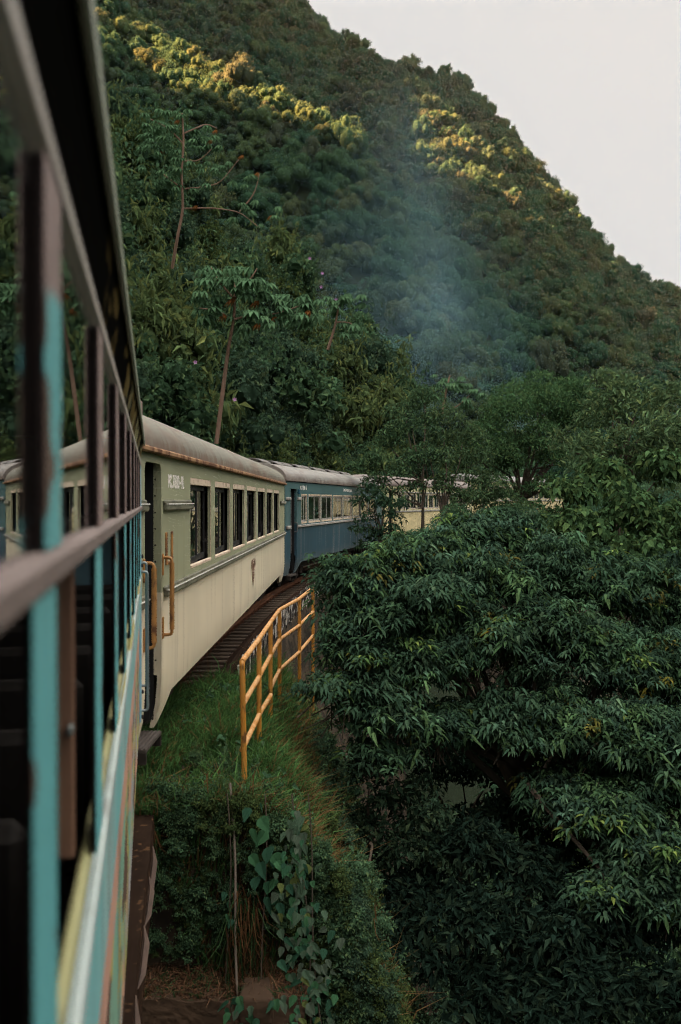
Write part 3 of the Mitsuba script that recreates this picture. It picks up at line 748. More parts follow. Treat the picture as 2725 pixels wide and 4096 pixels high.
L0 = TS[np.argmin(np.abs(TRACK[:, 1] - 4.0))]
for sgn in (1, -1):
    prof = [(-0.062, -0.150), (0.062, -0.150), (0.062, -0.138), (0.012, -0.120), (0.012, -0.038), (0.035, -0.030), (0.035, -0.004), (0.026, 0.0), (-0.026, 0.0), (-0.035, -0.004), (-0.035, -0.030), (-0.012, -0.038), (-0.012, -0.120), (-0.062, -0.138)]
    Ls = np.arange(L0 - 14, _d[-1] - 4, 0.6)
    V = []
    for L in Ls:
        p, t = along(L)
        r = np.array([t[1], -t[0], 0]) / math.hypot(t[0], t[1])
        V += [p + r * (0.53 * sgn + a) + np.array([0, 0, z]) for a, z in prof]
    m = len(prof)
    F = [[i * m + j, i * m + (j + 1) % m, (i + 1) * m + (j + 1) % m, (i + 1) * m + j] for i in range(len(Ls) - 1) for j in range(m)]
    add(rk + 'rail', MB().raw(V, F).out(), 'm_rail', None, 25)
rng = np.random.default_rng(4)
sl = [ply(MB().box(-0.095, 0.095, -1.22, 1.22, -0.13, 0.0, 0.012).out(), 'm_sleeper', False)]
clip = MB()
for s_ in (-0.05, 0.05):
    clip.tube(bent([(s_, -0.62, 0.0), (s_, -0.63, 0.05), (s_, -0.69, 0.055), (s_ + 0.045, -0.70, 0.03), (s_ + 0.045, -0.645, 0.02)], 0.025, 3), 0.010, 6)
clip.box(-0.08, 0.08, -0.66, -0.46, 0.0, 0.012).tube([(0.0, -0.68, 0.0), (0.0, -0.68, 0.06)], 0.018, 6)
clip = ply(clip.out(), 'm_rail', 30)
n_ = 0
for L in np.arange(L0 + 5.5, L0 + 56, 0.52):
    p, t = along(L)
    if 8.6 < p[1] < 14.4:                     # overgrown by the bank's grass
        continue
    yaw = math.degrees(math.atan2(t[0], t[1])) + rng.normal(0, 0.8)
    long = 24.5 < p[1] < 0
    S = frame((p[0], p[1]), yaw, p[2] - 0.152 + rng.normal(0, 0.004))
    kk = add(rk + 'sleeper', sl[0], None, S)
    if 15 < p[1] < 36:
        add(kk + '__clip', clip, None, S)

# ---------------------------------------------------------------- yellow railing, timber edge, beam, cable
mat('m_yellow', lambda p, n, uv: mix(mix((0.46, 0.185, 0.022), (0.48, 0.23, 0.05), fbm(p.x * 3, p.y * 3, p.z * 3, 3)), (0.085, 0.040, 0.018), smoothstep(0.60, 0.72, fbm(p.x * 10, p.y * 10, p.z * 6, 4)) * 0.8), 0.45)
mat('m_yellow_worn', lambda p, n, uv: mix((0.46, 0.25, 0.095), (0.40, 0.17, 0.035), smoothstep(0.4, 0.65, fbm(p.x * 16, p.y * 16, p.z * 16, 4))), 0.55)
Y = 'yellow_railing'
say(Y, 'worn yellow tubular railing with two lower bars on the grassy bank beside the track', 'railing')


def post(px, pt, pb, dist):
    return at(px, pt, dist), at(px + 3, pb, dist)


ends = [at(972, 2660, 9.45), at(1046, 2560, 10.9), at(1083, 2495, 12.3), at(1113, 2445, 13.7), at(1200, 2395, 15.4), at(1251, 2352, 17.2)]
for e in ends:
    e[2] = 1.20
ends = [np.array([(px - 1362.5) / 3982 * d, d, E - (py - 2004) / 3982 * d]) for px, py, d in ((968, 2648, 9.45), (1036, 2556, 11.0), (1082, 2490, 12.6), (1118, 2440, 13.9), (1198, 2395, 15.7), (1252, 2352, 17.5))]
R0 = 0.027
for i, e in enumerate(ends):
    base = np.array([e[0] + (0.03 if i == 0 else 0), e[1], float(ground(e[0], e[1])) - 0.3])
    top = [e] if i not in (0, 5) else [e + (ends[1] - e) * 0.06 if i == 0 else e + (ends[4] - e) * 0.06, e]
    add(Y + '__post', MB().tube(bent([base, *top[::-1]], 0.05), R0, 12).out(), 'm_yellow', None, 40)
add(Y + '__top_rail', MB().tube(bent([ends[0], ends[1], ends[2], ends[3], ends[4], ends[5]], 0.06), R0 * 1.02, 12).out(), 'm_yellow_worn', None, 40)
for dz, skip in ((-0.42, False), (-0.84, True)):
    for i in range(5):
        if skip and i == 1:                       # the low bar is broken off between the second and third post
            p0, p1 = ends[1] + [0, 0, dz], ends[1] * 0.45 + ends[2] * 0.55 + [0.06, 0, dz + 0.05]
            add(Y + '__low_rail', MB().tube([p0, p1], R0, 12).out(), 'm_yellow_worn', None, 40)
            continue
        add(Y + ('__low_rail' if skip else '__middle_rail'), MB().tube([ends[i] + [0, 0, dz], ends[i + 1] + [0, 0, dz]], R0 * 0.98, 12).out(), 'm_yellow_worn', None, 40)
Y2 = 'short_orange_railing'
say(Y2, 'short orange railing stump standing by the track beneath the dark small tree', 'railing')
p0 = at(1530, 2205, 33.0)
for q in (at(1578, 2200, 33), at(1534, 2208, 36)):
    add(Y2 + '__post', MB().tube([(q[0], q[1], q[2] + 0.1), (q[0], q[1], q[2] - 1.4)], 0.06, 10).out(), 'm_yellow', None, 40)
q0, q1 = at(1534, 2210, 36), at(1578, 2200, 33)
add(Y2 + '__rail', MB().tube([q0, q1], 0.04, 10).out(), 'm_yellow_worn', None, 40)

mat('m_peeling', lambda p, n, uv: mix((0.025, 0.017, 0.013), (0.50, 0.46, 0.40), smoothstep(0.54, 0.60, fbm(p.x * 13, p.y * 13, p.z * 4, 4))), 0.8)
mat('m_beam', lambda p, n, uv: mix(mix((0.013, 0.0075, 0.005), (0.028, 0.016, 0.010), fbm(p.x * 9, p.y * 3, p.z * 9, 4)), (0.075, 0.04, 0.02), smoothstep(0.66, 0.75, fbm(p.x * 13, p.y * 13, p.z * 13, 3))), 0.9, 0.05, bump=lambda p, n, uv: fbm(p.x * 30, p.y * 8, p.z * 30, 3), bscale=0.01)
mat('m_splinter', lambda p, n, uv: mix((0.085, 0.05, 0.034), (0.03, 0.018, 0.012), fbm(p.x * 22, p.y * 6, p.z * 6, 3)), 0.85)
W = 'timber_edge_fence'
say(W, 'row of short dark boards with peeling white paint edging the sleepers behind the railing', 'fence')
nb = 0
for L in np.arange(L0 + 12.5, L0 + 33, 0.115):
    p, t = along(L)
    r = np.array([t[1], -t[0], 0])
    c = p + r * (1.53 + 0.015 * rng.normal())
    h_ = 0.40 + 0.10 * rng.random()
    yaw = math.degrees(math.atan2(t[0], t[1])) + rng.normal(0, 4)
    add(W + '__board', ply(MB().box(-0.035 - 0.015 * rng.random(), 0.042, -0.02, 0.02, 0.03 - h_, 0.05 + 0.06 * rng.random(), 0.004).out(), 'm_peeling', False), None, frame((c[0], c[1]), yaw, p[2]))
P = [along(L)[0] + np.array([along(L)[1][1], -along(L)[1][0], 0]) * 1.30 + [0, 0, -0.10] for L in np.arange(L0 + 9.3, L0 + 34, 1.0)]
add(W + '__edge_beam', MB().tube(P, 0.11, 4).out(), 'm_beam', None, False)

D = 'weathered_timber_beam'
say(D, 'long weathered brown beam with splintered side running down the lower left beside the near car', 'beam')
BM = frame((-1.745, 8.82), -8.7, -0.02)
bm = m3.Manifold.cube([11.0, 0.17, 0.32]).translate([-11.0, -0.085, -0.32]).refine_to_length(0.15)
q = bm.to_mesh(); v = q.vert_properties[:, :3].astype(float)
nn = meshkit.fbm(v * [2.5, 9, 9], 3, 3)[:, None] - 0.5
v += nn * [0.0, 0.025, 0.02]
add(D + '__top_beam', trimesh.Trimesh(v, q.tri_verts, process=False), 'm_beam', BM, 25)
for i in range(9):
    s = -0.5 - 0.95 * i + 0.3 * rng.random()
    ln = 0.7 + 0.7 * rng.random()
    z = -0.05 - 0.12 * rng.random()
    sp = MB().tube([(s, -0.088, z), (s - ln * 0.3, -0.11, z - 0.02), (s - ln * 0.8, -0.105, z - 0.03), (s - ln, -0.088, z - 0.03)], [0.006, 0.028, 0.024, 0.004], 4)
    add(D + '__splinter', sp.out(), 'm_splinter', BM, False)
add(D + '__lower_beam', MB().box(-11, 0.4, -0.07, 0.10, -0.75, -0.33, 0.02).out(), 'm_beam', BM, False)
mat('m_wire', (0.16, 0.125, 0.095), 0.6)
w0, w1 = at(922, 3170, 8.75), at(958, 4096, 8.2)
add('hanging_cable', MB().tube([w0 + (w1 - w0) * t + np.array([0.015 * math.sin(6 * t), 0, 0]) for t in np.linspace(-0.04, 2.2, 24)], 0.011, 8).out(), 'm_wire', None, 40)
say('hanging_cable', 'thin straight cable hanging down over the dark abutment left of the vine', 'cable')
# abutment under the bank's end
mat('m_abutment', lambda p, n, uv: mix((0.030, 0.022, 0.016), (0.10, 0.062, 0.040), fbm(p.x * 4, p.y * 4, p.z * 4, 4)), 0.95, 0.05, bump=lambda p, n, uv: fbm(p.x * 17, p.y * 17, p.z * 17, 3), bscale=0.03)
A = 'bridge_abutment'
say(A, 'dark earthy bridge abutment with a brown ledge below the grass edge', 'abutment')
ab = m3.Manifold.cube([3.3, 1.4, 7.0]).translate([-3.6, 8.15, -8.4]) + m3.Manifold.cube([3.2, 1.0, 1.1]).translate([-3.6, 8.85, -1.42])
ab = ab.refine_to_length(0.2); q = ab.to_mesh(); v = q.vert_properties[:, :3].astype(float)
v += (meshkit.noise(v * 2.3, 2)[:, None] - 0.5) * [0.12, 0.22, 0.12] + (meshkit.noise(v * 7, 4)[:, None] - 0.5) * [0.04, 0.07, 0.05]
add(A + '__ledge', trimesh.Trimesh(v, q.tri_verts, process=False), 'm_abutment', None, 60)
add(A + '__stone', MB().box(-0.85, -0.55, 8.1, 8.5, -1.62, -1.32, 0.04).out(), 'm_abutment', None, 60)
# ---------------------------------------------------------------- foliage
def unit(a):
    return a / (np.linalg.norm(a, axis=-1, keepdims=True) + 1e-12)


def leaves(P, D, N, L, W, col, bend=0.0, seg=1, fold=0.25, heart=False):
    """leaf blades: base P, direction D, upper side N, length L, width W, colour col; seg = 1: two triangles, 3: a drooping blade of eight"""
    n = len(P)
    D = unit(D); S = unit(np.cross(D, N)); N = np.cross(S, D)
    L, W = np.broadcast_to(L, (n,))[:, None], np.broadcast_to(W, (n,))[:, None]
    if seg == 1:
        m = P + D * L * 0.42
        V = np.stack([P, m + S * W / 2 + N * W * fold, P + D * L - N * L * bend, m - S * W / 2 + N * W * fold], 1)
        F = np.array([[0, 2, 1], [0, 3, 2]])
    else:
        ts = (0, 0.22, 0.62, 1.0)
        ws = (0.10, 1.0, 0.80, 0.0) if not heart else (0.55, 1.0, 0.62, 0.0)
        R = []
        for t, w in zip(ts, ws):
            c = P + D * L * (t - 0.18 * bend * t * t) - np.array([0, 0, 1.0]) * L * bend * t * t
            if w > 0:
                R += [c + S * W * w / 2 + N * W * fold * w, c, c - S * W * w / 2 + N * W * fold * w]
            else:
                R += [c]
        V = np.stack(R, 1)
        F = np.array([[0, 1, 4], [0, 4, 3], [1, 2, 5], [1, 5, 4], [3, 4, 7], [3, 7, 6], [4, 5, 8], [4, 8, 7], [6, 7, 9], [7, 8, 9]])
    k = V.shape[1]
    f = (F[None] + (np.arange(n) * k)[:, None, None]).reshape(-1, 3)
    return V.reshape(-1, 3), f, np.repeat(col, k, 0)


def join(parts):
    at_ = np.cumsum([0] + [len(p[0]) for p in parts])
    return np.vstack([p[0] for p in parts]), np.vstack([p[1] + a for p, a in zip(parts, at_)]), np.vstack([p[2] for p in parts])


def fol(parts, bsdf, smooth=False):
    v, f, c = parts if isinstance(parts, tuple) else join(parts)
    return ply((v, f), bsdf, smooth, color=np.clip(c, 0, 1))


def shades(rng, n, base, var=0.25, warm=0.06):
    c = np.array(base)[None] * np.exp(rng.normal(0, var, (n, 1)))
    w = rng.random((n, 1)) ** 3
    return c * (1 + w * np.array([1.2, 0.5, 0.1]) * warm * 10)


def sphere_pts(rng, n):
    return unit(rng.normal(size=(n, 3)))


def crown(rng, blobs, per, L, W, base, droop=0.3, seg=1, bend=0.15, var=0.25, up=0.35, shell=0.55, density=None, warm=0.06):
    """leaves through a set of blobs (centre, radius): outward, drooping, thickest near each blob's skin and top"""
    out = []
    for c, r in blobs:
        n = int(per * r * r) if density is None else int(density * r * r)
        d = sphere_pts(rng, n)
        d[:, 2] = np.where(d[:, 2] < -0.35, -d[:, 2], d[:, 2])
        rad = r * (shell + (1 - shell) * rng.random((n, 1)) ** 0.5)
        lump = 1 + 0.35 * (meshkit.noise(d * 2.3 + np.array(c), 7)[:, None] - 0.5)
        P = np.array(c) + d * rad * lump * [1, 1, 0.82]
        tint = np.exp(0.35 * (meshkit.noise(P * 1.3 / max(r, 0.5), 3)[:, None] - 0.5) + rng.normal(0, 0.10))
        D = d * 0.45 + rng.normal(size=(n, 3)) * 0.5 - np.array([0, 0, droop])
        N = d * 0.8 + np.array([0, 0, up]) + rng.normal(size=(n, 3)) * 0.30
        l = L * np.exp(rng.normal(0, 0.2, n))
        out.append(leaves(P, D, N, l, W / L * l, shades(rng, n, base, var, warm) * tint, bend, seg))
    return out


leafmat('m_leaf', 0.22, 0.45)
leafmat('m_leaf_soft', 0.6, 0.6)
mat('m_bark', lambda p, n, uv: mix((0.045, 0.035, 0.026), (0.11, 0.085, 0.062), fbm(p.x * 7, p.y * 7, p.z * 2.5, 3)), 0.9, 0.2)
mat('m_bark_pale', lambda p, n, uv: mix((0.16, 0.095, 0.065), (0.27, 0.18, 0.13), fbm(p.x * 5, p.y * 5, p.z * 2.5, 3)), 0.85, 0.2)
GREEN_A, GREEN_B, GREEN_C, GREEN_D = (0.066, 0.122, 0.060), (0.056, 0.110, 0.057), (0.088, 0.132, 0.054), (0.048, 0.090, 0.055)


def inst(key, group, M):
    scene[key] = {'type': 'instance', 'group': {'type': 'ref', 'id': group}, 'to_world': T(M)}


def place(p, s, yaw, sz=None, tilt=(0, 0)):
    c, q = math.cos(yaw), math.sin(yaw)
    M = np.eye(4)
    M[:3, :3] = np.array([[c, -q, 0], [q, c, 0], [0, 0, 1]]) * s
    M[2, :3] *= sz or 1.0
    M[0, 2] += tilt[0] * s; M[1, 2] += tilt[1] * s
    M[:3, 3] = p
    return M


# the mountain's forest: crowns, each a lumpy dome of leaf clusters
rng = np.random.default_rng(11)
CROWN_TINTS = [(0.054, 0.104, 0.054), (0.043, 0.094, 0.054), (0.068, 0.108, 0.052), (0.060, 0.092, 0.055), (0.040, 0.088, 0.054), (0.078, 0.104, 0.052), (0.054, 0.094, 0.058), (0.066, 0.086, 0.056)]
for i, tint in enumerate(CROWN_TINTS):
    parts = []
    for fine in (0, 1):
        bl = [(np.array([0.0, 0, 0.35]), 0.62)]
        for q in range(16):
            a, e = rng.random() * 6.28, rng.random() ** 0.7
            rr = 0.25 + 0.55 * math.sqrt(1 - e * e)
            bl.append((np.array([rr * math.cos(a), rr * math.sin(a), 0.15 + 0.72 * e * (0.8 + 0.4 * rng.random())]), 0.20 + 0.18 * rng.random()))
        if fine:
            cr_ = crown(rng, bl, 720, 0.072, 0.052, tint, 0.1, var=0.22, up=0.3, shell=0.82, warm=0.03)
        else:
            cr_ = crown(rng, bl, 300, 0.115, 0.085, tint, 0.1, var=0.20, up=0.3, shell=0.82, warm=0.03)
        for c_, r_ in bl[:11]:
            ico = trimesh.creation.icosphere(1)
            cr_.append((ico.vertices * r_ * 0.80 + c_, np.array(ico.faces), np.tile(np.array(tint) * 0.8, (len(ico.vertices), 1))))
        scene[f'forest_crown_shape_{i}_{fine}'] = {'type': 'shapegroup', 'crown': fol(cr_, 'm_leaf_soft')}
gx, gy = np.meshgrid(np.arange(-300, 330, 5.2), np.arange(92, 730, 5.2))
P = np.stack([gx.ravel(), gy.ravel()], -1) + rng.uniform(-2.6, 2.6, (gx.size, 2))
az, = [P[:, 0] / P[:, 1]]
P = P[(np.abs(az + 0.0) < 0.42)]
P = np.c_[P, ground(P[:, 0], P[:, 1])]
P = P[(P[:, 2] - E) / P[:, 1] < 0.62]
P = P[seen(P, 5.0, 80, 5.0)]
near = P[:, 1] < 120
P = P[~(near & (rng.random(len(P)) < 0.3))]
n_forest = 0
order = np.argsort(P[:, 1])
for p in P[order]:
    d = math.hypot(p[0], p[1])
    s = (3.0 + 1.5 * rng.random() + 3.2 * rng.random() ** 4) * (1.1 if d > 200 else 0.85)
    t = rng.choice(8, p=[.2, .18, .16, .09, .15, .07, .1, .05])
    n_forest += 1
    inst(f'mountain_forest__{n_forest:04d}', f'forest_crown_shape_{t}_{1 if d < 420 else 0}', place((p[0], p[1], p[2] - 0.4 + rng.normal(0, 0.7)), s, rng.random() * 6.28, 1.0 + 0.5 * rng.random()))
say('mountain_forest', 'dense rainforest of rounded crowns covering the mountain', 'forest', kind='stuff')

# the near slope behind the train
bush_specs = [(0.17, 0.060, GREEN_A, 0.45, 300), (0.13, 0.075, GREEN_B, 0.3, 420), (0.20, 0.060, GREEN_C, 0.5, 260), (0.11, 0.060, GREEN_D, 0.3, 480), (0.16, 0.10, GREEN_B, 0.35, 280), (0.12, 0.055, (0.052, 0.082, 0.030), 0.3, 460)]
for i, (L, Wd, base, droop, per) in enumerate(bush_specs):
    bl = []
    lean = rng.normal(0, 0.25, 2)
    for q in range(26):
        a, e = rng.random() * 6.28, rng.random() ** 0.8
        rr = (1.25 - 0.75 * e) * rng.uniform(0.35, 1.0)
        bl.append((np.array([rr * math.cos(a) + lean[0] * e, rr * math.sin(a) + lean[1] * e, -0.1 + 1.9 * e]), rng.uniform(0.20, 0.48)))
    cr_ = crown(rng, bl, per * 0.80, L * 1.3, Wd * 1.3, base, droop, var=0.30, shell=0.55, up=0.6)
    for c_, r_ in bl:                              # solid cores tinted darker than the leaves so gaps read as shade
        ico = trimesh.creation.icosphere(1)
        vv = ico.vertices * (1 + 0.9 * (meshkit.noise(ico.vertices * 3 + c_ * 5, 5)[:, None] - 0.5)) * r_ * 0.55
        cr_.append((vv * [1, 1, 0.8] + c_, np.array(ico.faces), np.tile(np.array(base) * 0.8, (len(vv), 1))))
    for q in range(5):                             # loose shoots reaching out of it
        a = rng.random() * 6.28
        n_l = 26
        t_ = np.linspace(0.2, 1, n_l)[:, None]
        tip = np.array([math.cos(a) * rng.uniform(0.6, 1.3), math.sin(a) * rng.uniform(0.6, 1.3), rng.uniform(1.6, 2.5)])
        Pq = np.array([0, 0, 0.6]) + tip * t_ * [1, 1, 0.9] + rng.normal(0, 0.05, (n_l, 3))
        cr_.append(leaves(Pq, rng.normal(size=(n_l, 3)) - [0, 0, 0.3], np.tile([0, 0, 1.0], (n_l, 1)) + rng.normal(0, 0.3, (n_l, 3)), L * 1.3, Wd * 1.3, shades(rng, n_l, base, 0.25), 0.2))
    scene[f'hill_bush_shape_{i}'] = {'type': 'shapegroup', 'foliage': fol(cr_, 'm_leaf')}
gx, gy = np.meshgrid(np.arange(-45, 30, 1.35), np.arange(9, 112, 1.35))
P = np.stack([gx.ravel(), gy.ravel()], -1) + rng.uniform(-0.65, 0.65, (gx.size, 2))
o, _ = track_offset(P[:, 0], P[:, 1])
P = P[(o > 2.9) & (o < 62) & (P[:, 0] / P[:, 1] > -0.48)]
o, _ = track_offset(P[:, 0], P[:, 1])
P = np.c_[P, ground(P[:, 0], P[:, 1])]
P = P[seen(P, 3.0, 60, 2.5) & ((P[:, 2] - E) / P[:, 1] < 0.6)]
o, _ = track_offset(P[:, 0], P[:, 1])
nb_ = nt_ = 0
KIND = ['dark green narrow-leaved', 'dark green small-leaved', 'lighter green long-leaved', 'darkest fine-leaved', 'broad-leaved green', 'olive green fine-leaved']
for p, off in zip(P, o):
    big = rng.random() < 0.22 and off > 5.5
    patch = meshkit.noise(np.array([p[0] / 5, p[1] / 5, 0.3]), 21)
    t = int(np.clip(patch * 6 + rng.normal(0, 0.9), 0, 5))
    if big:
        nt_ += 1
        s = 1.5 + 0.7 * rng.random()
        M_ = place((p[0], p[1], p[2] + 0.6 + 0.9 * rng.random()), s, rng.random() * 6.28, 1.0 + 0.5 * rng.random())
        key = 'slope_tree' if nt_ == 1 else f'slope_tree_{nt_ - 1:03d}'
        inst(key, f'hill_bush_shape_{t}', M_)
        u_, v_ = 1362.5 + 3982 * p[0] / p[1], 2004 - 3982 * (p[2] + 2 - E) / p[1]
        side = 'above the near car' if u_ < 560 else 'above the green car' if u_ < 1130 else 'above the blue car' if u_ < 1500 else 'above the cream car'
        band = 'low on the slope' if v_ > 1560 else 'halfway up the slope' if v_ > 1050 else 'high on the slope'
        say(key, f'{KIND[t]} tree {band} {side}', 'tree', 'trees crowded on the slope behind the train')
    else:
        nb_ += 1
        s = 0.75 + 0.5 * rng.random()
        if off < 4.2:
            s *= 0.8
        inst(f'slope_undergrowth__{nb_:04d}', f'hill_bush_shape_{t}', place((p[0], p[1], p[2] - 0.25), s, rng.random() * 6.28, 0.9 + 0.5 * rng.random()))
say('slope_undergrowth', 'dense dark green undergrowth covering the steep slope behind the train', 'undergrowth', kind='stuff')
print({k: sum(len(meshkit.WRITTEN[c['filename']][1]) for c in d.values() if isinstance(c, dict)) for k, d in scene.items() if d.get('type') == 'shapegroup'})
print('forest', n_forest, 'slope', nb_, nt_)


def branchy(key, base, forks, tips, r0, bark='m_bark', rng=rng):
    """trunk from base through forks, then a limb to each tip"""
    tr = [np.array(base)] + [np.array(q) for q in forks]
    pts = bent(tr, 0.5, 3) if len(tr) > 2 else np.array(tr)
    add(key + '__trunk', MB().tube(pts, np.linspace(r0, r0 * 0.62, len(pts)), 9).out(), bark, None, 50)
    for t in tips:
        t = np.array(t)
        j = pts[-1] if rng.random() < 0.6 or len(pts) < 3 else pts[-2]
        mid = j + (t - j) * 0.5 + rng.normal(0, 0.08, 3) * np.linalg.norm(t - j) + np.array([0, 0, 0.1 * np.linalg.norm(t - j)])
        add(key + '__limb', MB().tube([j, j + (mid - j) * 0.5, mid, mid + (t - mid) * 0.6, t], [r0 * 0.5, r0 * 0.42, r0 * 0.30, r0 * 0.2, r0 * 0.1], 6).out(), bark, None, 50)


def px_blobs(L):
    return [(at(x, y, d), r) for x, y, d, r in L]


def tree(key, label, blobs, base, forks, r0, L, W, col, per, cat='tree', droop=0.35, seg=1, bark='m_bark', bend=0.15, sub=5, mat_='m_leaf', var=0.28, warm=0.06, group=None, shell=0.55):
    bl = px_blobs(blobs)
    fine = []
    for c, r in bl:                                # each mass is a handful of smaller tufts
        for q in range(sub):
            d = sphere_pts(rng, 1)[0]; d[2] = abs(d[2]) * 0.8 - 0.15
            fine.append((c + d * r * 0.75, r * (0.36 + 0.25 * rng.random())))
    say(key, label, cat, group)
    branchy(key, base, forks, [c for c, r in bl], r0, bark)
    ck = add(key + '__crown', fol(crown(rng, fine, per, L, W, col, droop, seg=seg, bend=bend, var=var, warm=warm, shell=shell, up=0.55), mat_), None)
    labels[ck] = {'kind': 'stuff'}
    return bl


g = lambda px, py, d: at(px, py, d)
tree('forked_dark_tree', 'spreading dark tree with forked trunk right of the last passenger car', [(2000, 1790, 44, 1.7), (2150, 1650, 45, 1.9), (2230, 1580, 46, 1.5), (2060, 1700, 44, 1.5), (2260, 1720, 46, 1.7), (1970, 1860, 43, 1.1), (2140, 1800, 44, 1.5), (2330, 1640, 46, 1.4), (2050, 1880, 43, 0.9), (2230, 1860, 44, 1.2), (2180, 1960, 43, 0.9), (2270, 1990, 43, 1.0), (2140, 2040, 42, 0.7), (2240, 2080, 42, 0.8), (1920, 1840, 43, 0.8)],
     g(2095, 2090, 44), [g(2083, 2000, 44)], 0.20, 0.19, 0.065, (0.056, 0.116, 0.052), 430, droop=0.3, sub=7)
tree('large_leaved_tree', 'tree with long glossy leaves at the right edge above the bright leafy tree', [(2420, 1545, 36, 0.8), (2550, 1610, 35, 1.2), (2690, 1650, 34, 1.2), (2450, 1690, 35, 1.2), (2620, 1790, 33, 1.3), (2400, 1820, 34, 1.1), (2280, 1800, 35, 0.9), (2540, 1900, 33, 1.1), (2350, 1910, 33, 1.0), (2700, 1880, 33, 1.2)],
     g(2480, 2250, 34), [g(2470, 1990, 34), g(2490, 1850, 34)], 0.17, 0.26, 0.085, (0.084, 0.142, 0.070), 250, droop=0.15, sub=7)
tree('bright_leafy_tree', 'bright yellow green broad-leaved tree at the right edge, level with the train', [(2250, 2010, 19, 0.55), (2430, 1960, 20, 0.75), (2620, 1930, 21, 0.8), (2310, 2130, 18.5, 0.6), (2520, 2100, 19, 0.8), (2700, 2130, 19, 0.75), (2170, 2110, 19.5, 0.45), (2420, 2230, 18, 0.6), (2620, 2280, 18, 0.7), (2280, 2230, 18.5, 0.45)],
     g(2500, 3100, 19.5), [g(2490, 2400, 19.5)], 0.11, 0.135, 0.085, (0.046, 0.092, 0.038), 620, droop=0.55, seg=3, bend=0.35, sub=7, var=0.34)
tree('slender_tree', 'slender tree with straight dark trunk standing before the cream car', [(1560, 1790, 41, 0.9), (1650, 1720, 41, 1.0), (1700, 1610, 42, 0.8), (1620, 1650, 42, 0.7), (1700, 1840, 40, 0.8), (1600, 1890, 40, 0.7), (1510, 1860, 40, 0.7), (1560, 1970, 40, 0.5), (1500, 1935, 40, 0.6), (1640, 1960, 40, 0.55), (1600, 2020, 39, 0.4), (1450, 1880, 40, 0.6)],
     g(1690, 2290, 40), [g(1692, 2080, 40), g(1692, 1930, 40)], 0.085, 0.19, 0.065, (0.056, 0.108, 0.054), 420, droop=0.4, sub=7)
tree('twin_stemmed_tree', 'thin tree whose stem forks low before the cream car, right of the slender tree', [(1770, 1700, 41, 0.9), (1850, 1770, 41, 0.9), (1930, 1840, 41, 0.8), (1800, 1850, 40, 0.75), (1880, 1930, 40, 0.7), (1940, 1980, 40, 0.7), (1760, 1780, 41, 0.7), (1840, 1990, 40, 0.5), (1760, 1950, 40, 0.6), (1900, 2010, 39, 0.6), (1970, 1930, 40, 0.6), (1820, 2050, 39, 0.45)],
     g(1762, 2290, 39.5), [g(1762, 2150, 39.5), g(1768, 2060, 39.5)], 0.085, 0.19, 0.065, (0.060, 0.108, 0.054), 420, droop=0.4, sub=7)
tree('small_dark_tree', 'small dark tree standing close in front of the blue car', [(1500, 2005, 30, 0.42), (1450, 2010, 30, 0.36), (1540, 2030, 30, 0.40), (1440, 2120, 30, 0.34), (1550, 2120, 30, 0.38), (1480, 2140, 30, 0.36), (1470, 1960, 30, 0.3), (1565, 2075, 30, 0.40), (1470, 2075, 30, 0.36), (1520, 2165, 30, 0.36), (1590, 2165, 30, 0.30), (1500, 1965, 31, 0.28), (1455, 2190, 30, 0.22), (1610, 2020, 30.5, 0.3)],
     g(1530, 2330, 30), [g(1530, 2230, 30), g(1528, 2120, 30)], 0.045, 0.15, 0.060, (0.024, 0.052, 0.030), 430, droop=0.5, sub=7)
for i, (x, y, d, r, lab) in enumerate([(1480, 2280, 27.5, 0.5, 'low green shrub under the small dark tree beside the track'), (1640, 2240, 32, 0.9, 'shrub at the foot of the slender tree'), (1760, 2200, 35, 0.9, 'shrub at the foot of the thin forking tree'), (1850, 2110, 37, 1.0, 'rounded shrub hiding the lower right of the cream car'),
                                       (1960, 2060, 40, 1.2, 'shrub covering the lower part of the last passenger car'), (2030, 2170, 33, 1.1, 'dark shrub below the spreading tree with forked trunk'), (2130, 2250, 27, 0.9, 'dark shrub left of the bright leafy tree'), (1900, 2230, 30, 0.9, 'dark shrub behind the top of the nearest big tree')]):
    key = free('shrub')
    say(key, lab, 'shrub')
    c = at(x, y, d)
    bl = [(c + np.array([rng.normal(0, 0.6), rng.normal(0, 0.5), rng.normal(0, 0.35)]) * r, r * (0.4 + 0.25 * rng.random())) for q in range(14)]
    bl += [(c - np.array([0, 0, 0.9 * r]), r * 0.8)]
    ck = add(key + '__foliage', fol(crown(rng, bl, 560, 0.15, 0.06, GREEN_B if i % 2 else GREEN_A, 0.4, var=0.3), 'm_leaf'), None)
    labels[ck] = {'kind': 'stuff'}
    add(key + '__stem', MB().tube([c - [0, 0, 1.6 * r + 0.6], c - [0, 0, 0.3 * r], c], [0.05, 0.04, 0.015], 6).out(), 'm_bark', None, 50)

# the big near tree: whorls of drooping leaves
def whorl(rng, n=11, L=0.17, W=0.048, base=GREEN_A, young=False):
    a = np.arange(n) * 2.4 + rng.normal(0, 0.2, n)
    el = rng.uniform(-0.5, 0.45, n)
    D = np.stack([np.cos(a) * np.cos(el), np.sin(a) * np.cos(el), np.sin(el)], 1)
    P = D * 0.03 + np.c_[np.zeros((n, 2)), np.linspace(-0.06, 0.03, n)]
    N = np.c_[-D[:, 0] * 0.2, -D[:, 1] * 0.2, np.ones(n)] + rng.normal(0, 0.25, (n, 3))
    l = L * rng.uniform(0.7, 1.15, n)
    return leaves(P, D, N, l, W / L * l, shades(rng, n, base, 0.22, 0.10 if young else 0.03), rng.uniform(0.35, 0.75), 3, 0.22)


